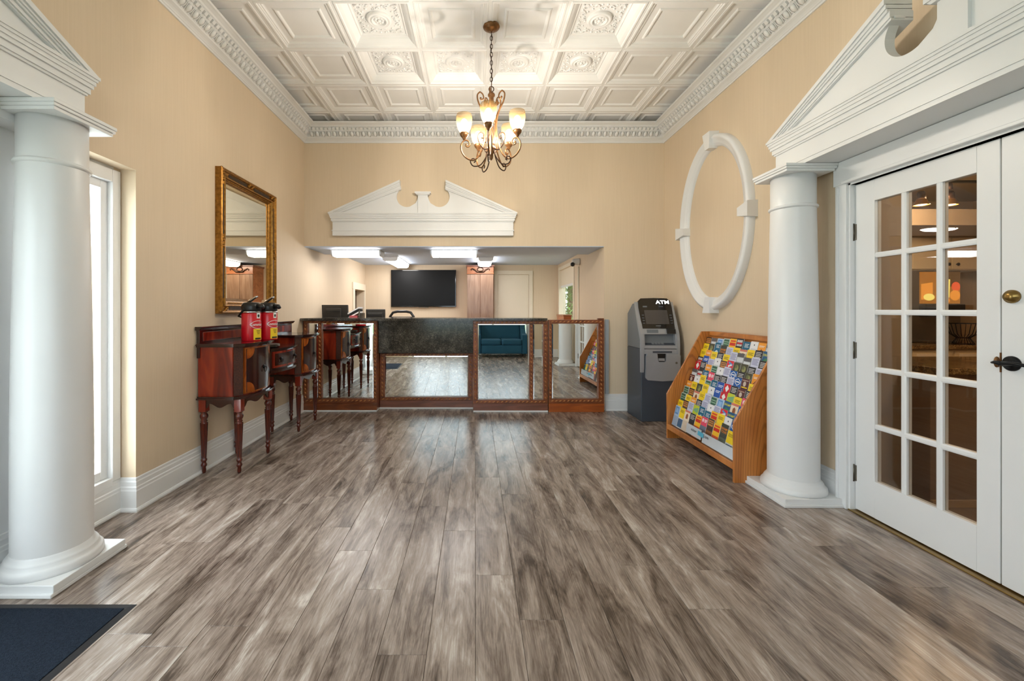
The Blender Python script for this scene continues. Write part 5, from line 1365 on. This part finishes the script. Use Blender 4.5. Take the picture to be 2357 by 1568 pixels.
for i, row in enumerate(ROWS):
    x, z = tier[i]
    for j, ch in enumerate(row[:n_]):
        cname, me = CV[ch]
        o = link('brochure', me)
        y = RY1 - 0.025 - pitch * (j + 0.5)
        lean = TILT + radians(rb.uniform(-0.3, 0.3)); zz = z + (0.004 if i else 0.0) + (rb.uniform(0.006, 0.022) if rb.random() < 0.3 else 0.0)
        o.matrix_world = Matrix.Translation((x + 0.0035 + (zz - z) * 0.249, y, zz)) @ Matrix.Rotation(-pi / 2, 4, 'Z') @ Matrix.Rotation(radians(rb.uniform(-0.4, 0.4)), 4, 'Y') @ Matrix.Rotation(-lean, 4, 'X') @ Matrix.Diagonal((0.925, 1, rb.uniform(0.97, 1.05), 1))
        pos = ORD[j] + (' from the cash machine' if 0 < j < 10 else (' from the glass door' if j == 0 else ' to the glass door'))
        tag(o, '%s brochure, %s in the %s' % (cname, pos, TIERN[i]), 'brochure', 'brochures in the oak rack')

# ================================================================== CHANDELIER
CX, CYC = 0.137, 3.53
ch = thing('chandelier', 'bronze chandelier with five lit amber glass shades', 'chandelier', (CX, CYC, 2.45))
q = MB(); q.lathe([(0.066, 3.632), (0.070, 3.620), (0.066, 3.612), (0.054, 3.609), (0.050, 3.600), (0.030, 3.592), (0.010, 3.588), (0.005, 3.574)], (CX, CYC, 0), 32); q.build('canopy', M['bronze'], ch)
zz = 3.576; k = 0
while zz > 3.135:
    pts = []
    for i in range(16):
        a = 2 * pi * i / 16; u, w = 0.010 * cos(a), 0.021 * sin(a)
        pts.append((CX + (u if k % 2 else 0), CYC + (0 if k % 2 else u), zz - 0.015 + w))
    MB().tube(pts, 0.0028, 6, True).build('chain_link', M['bronze_dark'], ch); zz -= 0.034; k += 1
q = MB(); q.tube([(CX + 0.005, CYC, 3.56), (CX - 0.008, CYC - 0.006, 3.4), (CX + 0.006, CYC - 0.006, 3.25), (CX + 0.0, CYC, 3.08)], 0.0025, 6); q.build('wire', M['bronze_dark'], ch)
q = MB(); q.tube([(CX + 0.02 * cos(a), CYC, 3.105 + 0.022 * sin(a)) for a in [2 * pi * i / 16 for i in range(16)]], 0.004, 6, True); q.build('hanging_ring', M['bronze_dark'], ch)
q = MB(); q.lathe([(0.004, 3.088), (0.012, 3.080), (0.026, 3.066), (0.030, 3.058), (0.028, 3.046), (0.018, 3.038), (0.020, 3.0), (0.032, 2.96), (0.034, 2.92), (0.022, 2.87), (0.016, 2.82), (0.020, 2.74), (0.026, 2.66), (0.030, 2.64), (0.022, 2.632), (0.034, 2.62), (0.036, 2.606), (0.020, 2.592), (0.024, 2.578), (0.014, 2.562), (0.016, 2.55), (0.012, 2.53), (0.004, 2.515)], (CX, CYC, 0), 24); q.build('stem', M['bronze'], ch)
def spiral(c, r0, r1, a0, a1, n): return [(c[0] + (r0 + (r1 - r0) * i / n) * cos(a0 + (a1 - a0) * i / n), c[1] + (r0 + (r1 - r0) * i / n) * sin(a0 + (a1 - a0) * i / n)) for i in range(n + 1)]
def smooth(pts, n=6):
    out = []; P = [Vector(p) for p in pts]
    for i in range(len(P) - 1):
        a, b_, c, d = P[max(i - 1, 0)], P[i], P[i + 1], P[min(i + 2, len(P) - 1)]
        for k in range(n):
            t = k / n; out.append(0.5 * ((2 * b_) + (-a + c) * t + (2 * a - 5 * b_ + 4 * c - d) * t * t + (-a + 3 * b_ - 3 * c + d) * t ** 3))
    out.append(P[-1]); return [tuple(p) for p in out]
shades = []
for az in (-98, -26, 46, 118, 190):
    a = radians(az); c, s = cos(a), sin(a)
    def W3(r, z, side=0.0): return (CX + r * c - side * s, CYC + r * s + side * c, z)
    arm = [(0.030, 3.000), (0.055, 2.985), (0.075, 3.005), (0.070, 3.040), (0.095, 3.075), (0.118, 3.045), (0.108, 2.985), (0.065, 2.900), (0.045, 2.80), (0.055, 2.690), (0.085, 2.580), (0.140, 2.510), (0.200, 2.515), (0.245, 2.560), (0.255, 2.615), (0.232, 2.660), (0.200, 2.664), (0.182, 2.640), (0.192, 2.614), (0.212, 2.618), (0.212, 2.632)]
    q = MB(); q.tube([W3(r, z) for r, z in smooth(arm[4:])], 0.0062, 8); q.ball(W3(0.210, 2.630), 0.009, 0.009, 0.009, 8, 6)
    q.tube([W3(r, z) for r, z in smooth([(0.095, 3.075), (0.072, 3.055), (0.066, 3.025), (0.084, 3.010), (0.092, 3.025)])], 0.0055, 8); q.ball(W3(0.090, 3.022), 0.009, 0.009, 0.009, 8, 6)
    A_ = q.build('arm', M['bronze'], ch)
    q = MB(); low = [(0.024, 2.61), (0.062, 2.600), (0.100, 2.640), (0.118, 2.700), (0.095, 2.735), (0.068, 2.720), (0.072, 2.690), (0.090, 2.692)]
    q.tube([W3(r, z, 0.012) for r, z in smooth(low)], 0.005, 7)
    q.tube([W3(r, z, -0.01) for r, z in smooth([(0.024, 2.60), (0.045, 2.54), (0.090, 2.475), (0.150, 2.462), (0.175, 2.500), (0.150, 2.525), (0.132, 2.505), (0.145, 2.492)])], 0.005, 7)
    q.build('scroll', M['bronze_dark'], ch)
    q = MB(); q.lathe([(0.004, 2.664), (0.012, 2.672), (0.016, 2.684), (0.026, 2.694), (0.034, 2.706), (0.036, 2.722), (0.030, 2.728)], W3(0.228, 0), 20); q.build('shade_cup', M['bronze'], A_)
    q = MB(); q.lathe([(0.024, 2.722), (0.040, 2.738), (0.054, 2.764), (0.063, 2.800), (0.066, 2.836), (0.064, 2.862), (0.061, 2.876)], W3(0.228, 0), 28, cap=False)
    q.build('glass_shade', M['shade'], A_)
    MB().ball(W3(0.228, 2.806), 0.028, 0.028, 0.036, 12, 8).build('bulb', M['can'], A_)
    l = bpy.data.lights.new('chandelier_bulb', 'POINT'); l.energy = 16; l.color = (1.0, 0.98, 0.975); l.shadow_soft_size = 0.012
    lo = bpy.data.objects.new('chandelier_bulb', l); COL.objects.link(lo); lo.location = W3(0.228, 2.752)
    q = MB(); q.ball(W3(0.040, 2.86), 0.006, 0.006, 0.03, 6, 5); q.ball(W3(0.05, 2.985), 0.012, 0.004, 0.03, 6, 5); q.build('leaf_ornament', M['bronze'], A_)

# ---- recessed eyeball light in a ceiling tile, and more of the same over the rest of the lobby
def can_light(label, x, y, power, lens=None):
    t = thing('recessed_light', label, 'ceiling light', (x, y, H + 0.03), 'recessed ceiling lights')
    z = H + 0.034
    MB().lathe([(0.075, z), (0.074, z - 0.005), (0.062, z - 0.007), (0.056, z - 0.001)], (x, y, 0), 32, cap=False).build('trim_ring', M['cream'], t)
    MB().lathe([(0.058, z - 0.002), (0.055, z + 0.012), (0.050, z + 0.030)], (x, y, 0), 28, cap=False).build('brass_cup', M['bronze_dark'], t)
    q = MB(); q.ball((x, y + 0.010, z + 0.016), 0.036, 0.036, 0.024, 20, 10); q.build('eyeball', lens or M['can'], t)
    if power:
        l = bpy.data.lights.new('recessed_bulb', 'SPOT'); l.energy = power; l.color = (1.0, 0.95, 0.88); l.spot_size = radians(140); l.spot_blend = 0.8; l.shadow_soft_size = 0.06
        o = bpy.data.objects.new('recessed_bulb', l); COL.objects.link(o); o.location = (x, y, H - 0.03)
can_light('recessed eyeball ceiling light left of the chandelier', -0.145, 4.755, 0, mat('eyeball_reflector', rgb(206, 192, 152), 0.3, metal=0.6))

# ================================================================== SOFA (seen in the counter mirror) AND MAT
sf = thing('sofa', 'teal blue two-seat sofa reflected in the counter mirror', 'sofa', (0.70, -1.1, 0))
sx0, sx1, syf, syb = 0.02, 1.385, -0.62, -1.50
MB().box(sx0 + 0.13, sx1 - 0.13, syb + 0.1, syf - 0.02, 0.10, 0.33, 0.02).build('seat_base', M['fabric'], sf)
for xa, xb in ((sx0 + 0.135, (sx0 + sx1) / 2 - 0.004), ((sx0 + sx1) / 2 + 0.004, sx1 - 0.135)):
    MB().box(xa, xb, syb + 0.25, syf, 0.33, 0.475, 0.04).build('seat_cushion', M['fabric'], sf)
q = MB(); q.box(sx0 + 0.12, sx1 - 0.12, -0.10, 0.10, 0.30, 1.02, 0.04); q.v = [(x, syb + 0.22 + y - (z - 0.3) * 0.14, z) for x, y, z in q.v]; q.build('backrest', M['fabric'], sf)
for xa, xb in ((sx0, sx0 + 0.13), (sx1 - 0.13, sx1)):
    q = MB(); q.prism([(syf, 0.10), (syf, 0.585), (syf - 0.03, 0.605), (syf - 0.28, 0.615), (syf - 0.48, 0.74), (syf - 0.62, 1.00), (syb, 1.02), (syb, 0.10)], xa, xb, 'x'); q.build('arm', M['fabric'], sf)
for x in (sx0 + 0.05, sx1 - 0.05):
    for y in (syf - 0.06, syb + 0.08): MB().lathe([(0.018, 0), (0.026, 0.10)], (x, y, 0), 12).build('leg', M['black'], sf)
mt = thing('entrance_mat', 'dark blue grey entrance mat with black rubber edge at lower left', 'mat', (-1.9, 1.2, 0))
q = MB(); v0 = [(-2.22, 0.92), (-1.462, 0.92), (-1.462, 1.845), (-2.22, 1.845)]; i0 = [(-2.20, 0.94), (-1.484, 0.94), (-1.484, 1.823), (-2.20, 1.823)]
q.add([(x, y, 0.0005) for x, y in v0] + [(x, y, 0.005) for x, y in i0] + [(x, y, 0.0005) for x, y in i0], [(0, 1, 5, 4), (1, 2, 6, 5), (2, 3, 7, 6), (3, 0, 4, 7), (4, 5, 6, 7)]); q.build('rubber_border', M['rubber'], mt)
MB().box(-2.195, -1.492, 0.948, 1.812, 0.004, 0.0085, 0.002).build('carpet_pile', M['mat_pile'], mt)

# ================================================================== KITCHEN BEHIND THE GLASS DOOR
KX0, KX1, KY0, KY1, KZ = XR + 0.13, 6.2, 0.4, 5.3, 2.62
b = MB(); b.box(KX0, KX1, KY1, KY1 + 0.1, 0, KZ); b.box(KX1, KX1 + 0.1, KY0, KY1, 0, KZ); b.box(KX0, KX1, KY0 - 0.1, KY0, 0, KZ)
struct('wall_kitchen', b, M['kwall'], 'tan walls of the breakfast kitchen behind the glass door')
b = MB(); b.box(KX0, KX1, KY0, KY1, KZ, KZ + 0.1); struct('ceiling_kitchen', b, M['kwall'], 'tan ceiling of the breakfast kitchen')
b = MB(); b.box(KX0, KX1, KY0, KY1, -0.08, -0.002); struct('floor_kitchen', b, M['kpanel'], 'brown floor of the breakfast kitchen')
b = MB(); b.box(KX0, 2.95, 2.93, 3.05, 0, KZ); struct('wall_stub', b, M['kstub'], 'short grey tan wall beside the breakfast bar')
bar = thing('breakfast_bar', 'brown panelled breakfast bar with speckled granite top behind the door', 'bar', (3.9, 2.95, 0))
MB().box(2.952, 5.2, 2.76, 3.30, 0.0, 0.862).build('front_panel', M['kpanel'], bar)
MB().box(2.952, 5.2, 2.745, 2.76, 0.0, 0.045).build('base_trim', M['kwall'], bar)
MB().box(2.952, 5.25, 2.70, 3.38, 0.862, 0.905, 0.006).build('granite_top', M['kgranite'], bar)
kc = thing('kitchen_counter', 'cream kitchen base cabinets with granite top at the back of the kitchen', 'cabinet', (4.9, 4.8, 0))
MB().box(3.2, 6.0, 4.50, KY1 - 0.002, 0.0, 0.86).build('cabinet_body', M['kcab'], kc)
MB().box(3.18, 6.02, 4.46, KY1 - 0.002, 0.86, 0.90, 0.006).build('granite_top', M['kgranite'], kc); MB().box(3.18, 6.02, KY1 - 0.03, KY1 - 0.002, 0.90, 1.05).build('backsplash', M['kgranite'], kc)
for k in range(6):
    x = 3.26 + k * 0.45
    d_ = MB().box(x, x + 0.42, 4.482, 4.502, 0.68, 0.84, 0.004).build('drawer', M['kcab'], kc); MB().box(x + 0.04, x + 0.38, 4.478, 4.484, 0.71, 0.81).build('drawer_panel', M['cream'], d_)
    MB().box(x, x + 0.42, 4.482, 4.502, 0.06, 0.66, 0.004).build('cabinet_door', M['kcab'], kc)
uc = thing('upper_cabinet', 'cream wall cabinets with dark knobs in the kitchen', 'cabinet', (4.9, 5.1, 1.73))
MB().box(3.2, 6.0, 4.95, KY1 - 0.002, 1.735, 2.118).build('body', M['kcab'], uc)
for k in range(6):
    x = 3.23 + k * 0.46
    d_ = MB().box(x, x + 0.445, 4.93, 4.952, 1.745, 2.11, 0.004).build('door', M['kcab'], uc)
    kx = x + (0.40 if k % 2 == 0 else 0.045); q = MB(); q.lathe([(0.006, 0), (0.006, -0.012), (0.017, -0.018), (0.018, -0.026), (0.006, -0.032)], (kx, 4.93, 1.80), 12, axis='y'); q.build('knob', M['iron'], d_)
sof = MB(); sof.box(3.0, KX1, 4.25, KY1, 2.12, 2.28); struct('ceiling_kitchen_soffit', sof, M['kstub'], 'grey tan dropped soffit over the kitchen cabinets')
kl = thing('soffit_lamp', 'oval lit lamp under the kitchen soffit', 'ceiling light', (5.0, 4.5, 2.12))
MB().ball((4.86, 4.46, 2.118), 0.17, 0.10, 0.02, 20, 6).build('lamp_lens', M['strip'], kl); MB().lathe([(0.11, 2.119), (0.12, 2.110), (0.125, 2.1195)], (4.86, 4.46, 0), 24, cap=False).build('lamp_ring', M['white'], kl)
jd = thing('juice_dispenser', 'juice dispenser with a lit orange fruit picture in the kitchen', 'dispenser', (5.3, 5.0, 0.9))
jx0, jx1 = xf(2094, 4.86), xf(2212, 4.86)
MB().box(jx0, jx1, 4.86, 5.2, 0.9005, zf(622, 4.86), 0.01).build('cabinet', M['steel'], jd)
px_ = lambda px: xf(px, 4.852); pz_ = lambda py: zf(py, 4.852)
panel = MB().box(px_(2118), px_(2210), 4.852, 4.862, pz_(699), pz_(626)).build('picture_panel', emit_mat('lit_amber_picture', (0.75, 0.27, 0.03, 1), 0.3), jd)
def art(nm, poly, m, lay): q = MB(); q.add([(px_(x), 4.852 - 0.0006 * lay, pz_(y)) for x, y in poly], [tuple(range(len(poly)))]); q.build(nm, m, panel)
def ell(cx, cy, rx, ry, n=20): return [(cx + rx * cos(2 * pi * k / n), cy + ry * sin(2 * pi * k / n)) for k in range(n)]
e_or = emit_mat('lit_orange', (1.0, 0.36, 0.04, 1), 0.5); e_ye = emit_mat('lit_yellow', (1.0, 0.78, 0.18, 1), 0.6); e_re = emit_mat('lit_red', (0.95, 0.12, 0.03, 1), 0.5); e_dk = emit_mat('lit_dark_amber', (0.30, 0.13, 0.03, 1), 0.2)
art('dark_field', [(2178, 626), (2210, 626), (2210, 660), (2178, 660)], e_dk, 1); art('mug', [(2120, 654), (2147, 650), (2147, 690), (2120, 690)], e_or, 1); art('glass_of_juice', [(2169, 643), (2187, 643), (2185, 685), (2170, 685)], e_ye, 2)
art('straw', [(2170, 623), (2174, 623), (2178, 643), (2174, 643)], e_ye, 3); art('tomato', ell(2200, 660, 10, 11), e_re, 2); art('orange', ell(2198, 680, 12, 12), e_or, 3); art('orange_slice', ell(2138, 684, 13, 8), e_ye, 4); art('orange_half', ell(2177, 692, 9, 6), e_or, 4)
MB().box(px_(2116), px_(2206), 4.78, 4.86, 1.20, pz_(700), 0.006).build('tap_block', M['black'], jd); MB().box(px_(2112), px_(2180), 4.74, 4.86, 0.9005, 0.93, 0.006).build('drip_tray', M['steel'], jd)
wbk = thing('wire_basket', 'black wire fruit basket on the kitchen counter', 'basket', (xf(2217, 4.63), 4.63, 0.9005))
bx = xf(2217, 4.63); byy = 4.63; q = MB(); zb_ = 0.9005
for k in range(22):
    a = 2 * pi * k / 22; q.tube([(bx + 0.05 * cos(a), byy + 0.05 * sin(a), zb_ + 0.07), (bx + 0.10 * cos(a), byy + 0.10 * sin(a), zb_ + 0.11), (bx + 0.138 * cos(a), byy + 0.138 * sin(a), zb_ + 0.225)], 0.003, 4)
    q.tube([(bx + 0.05 * cos(a), byy + 0.05 * sin(a), zb_ + 0.07), (bx + 0.085 * cos(a), byy + 0.085 * sin(a), zb_ + 0.004)], 0.003, 4)
for r, z in ((0.138, 0.225), (0.05, 0.07), (0.085, 0.004)): q.tube([(bx + r * cos(2 * pi * k / 28), byy + r * sin(2 * pi * k / 28), zb_ + z) for k in range(28)], 0.004, 5, True)
q.build('wire_cage', M['iron'], wbk)
tk = MB(); tk.box(3.3, 5.6, 3.74, 3.77, 2.395, 2.415, 0.003)
for x in (3.6, 4.5, 5.3): tk.box(x, x + 0.03, 3.745, 3.765, 2.41, KZ)
tr_ = tk.build('track_rail', M['iron']); tag(tr_, 'dark track rail carrying the kitchen spotlights', 'rail')
for (px, lb) in ((2122, 'kitchen track spotlight seen in the middle pane'), (2188, 'kitchen track spotlight seen in the right-hand pane')):
    x = xf(px, 3.75); t = thing('track_spotlight', lb, 'spotlight', (x, 3.75, 2.39), 'kitchen track spotlights')
    q = MB(); q.tube([(x, 3.755, 2.395), (x + 0.005, 3.755, 2.34)], 0.016, 8); q.lathe([(0.022, 0.07), (0.03, 0.05), (0.03, 0.0)], (x, 3.755, 2.25), 14); q.build('lamp_body', M['bronze_dark'], t)
    q = MB(); q.lathe([(0.032, 0.0), (0.052, -0.045), (0.056, -0.052), (0.05, -0.052)], (x, 3.755, 2.25), 18, cap=False); q.build('reflector', M['brass'], t)
    q = MB(); q.ball((x, 3.755, 2.215), 0.044, 0.044, 0.022, 14, 8); q.build('bulb', M['bulb'], t)
    l = bpy.data.lights.new('track_bulb', 'POINT'); l.energy = 12; l.color = (1.0, 0.72, 0.46); l.shadow_soft_size = 0.05
    o = bpy.data.objects.new('track_bulb', l); COL.objects.link(o); o.location = (x, 3.755, 2.15)

kf = thing('added_kitchen_light', 'added unseen round kitchen light near the glass door', 'ceiling light', (3.7, 1.7, KZ))  # added unseen lamp that brightens the kitchen behind the glass door
MB().lathe([(0.17, KZ), (0.17, KZ - 0.02), (0.155, KZ - 0.03)], (3.7, 1.7, 0), 28).build('base_ring', M['white'], kf)
MB().lathe([(0.15, KZ - 0.028), (0.13, KZ - 0.06), (0.08, KZ - 0.08), (0.001, KZ - 0.085)], (3.7, 1.7, 0), 28, cap=False).build('diffuser', M['strip'], kf)
l = bpy.data.lights.new('added_kitchen_fill', 'POINT'); l.energy = 18; l.color = (1.0, 0.86, 0.68); l.shadow_soft_size = 0.12
o = bpy.data.objects.new('added_kitchen_fill', l); COL.objects.link(o); o.location = (3.7, 1.7, KZ - 0.22)
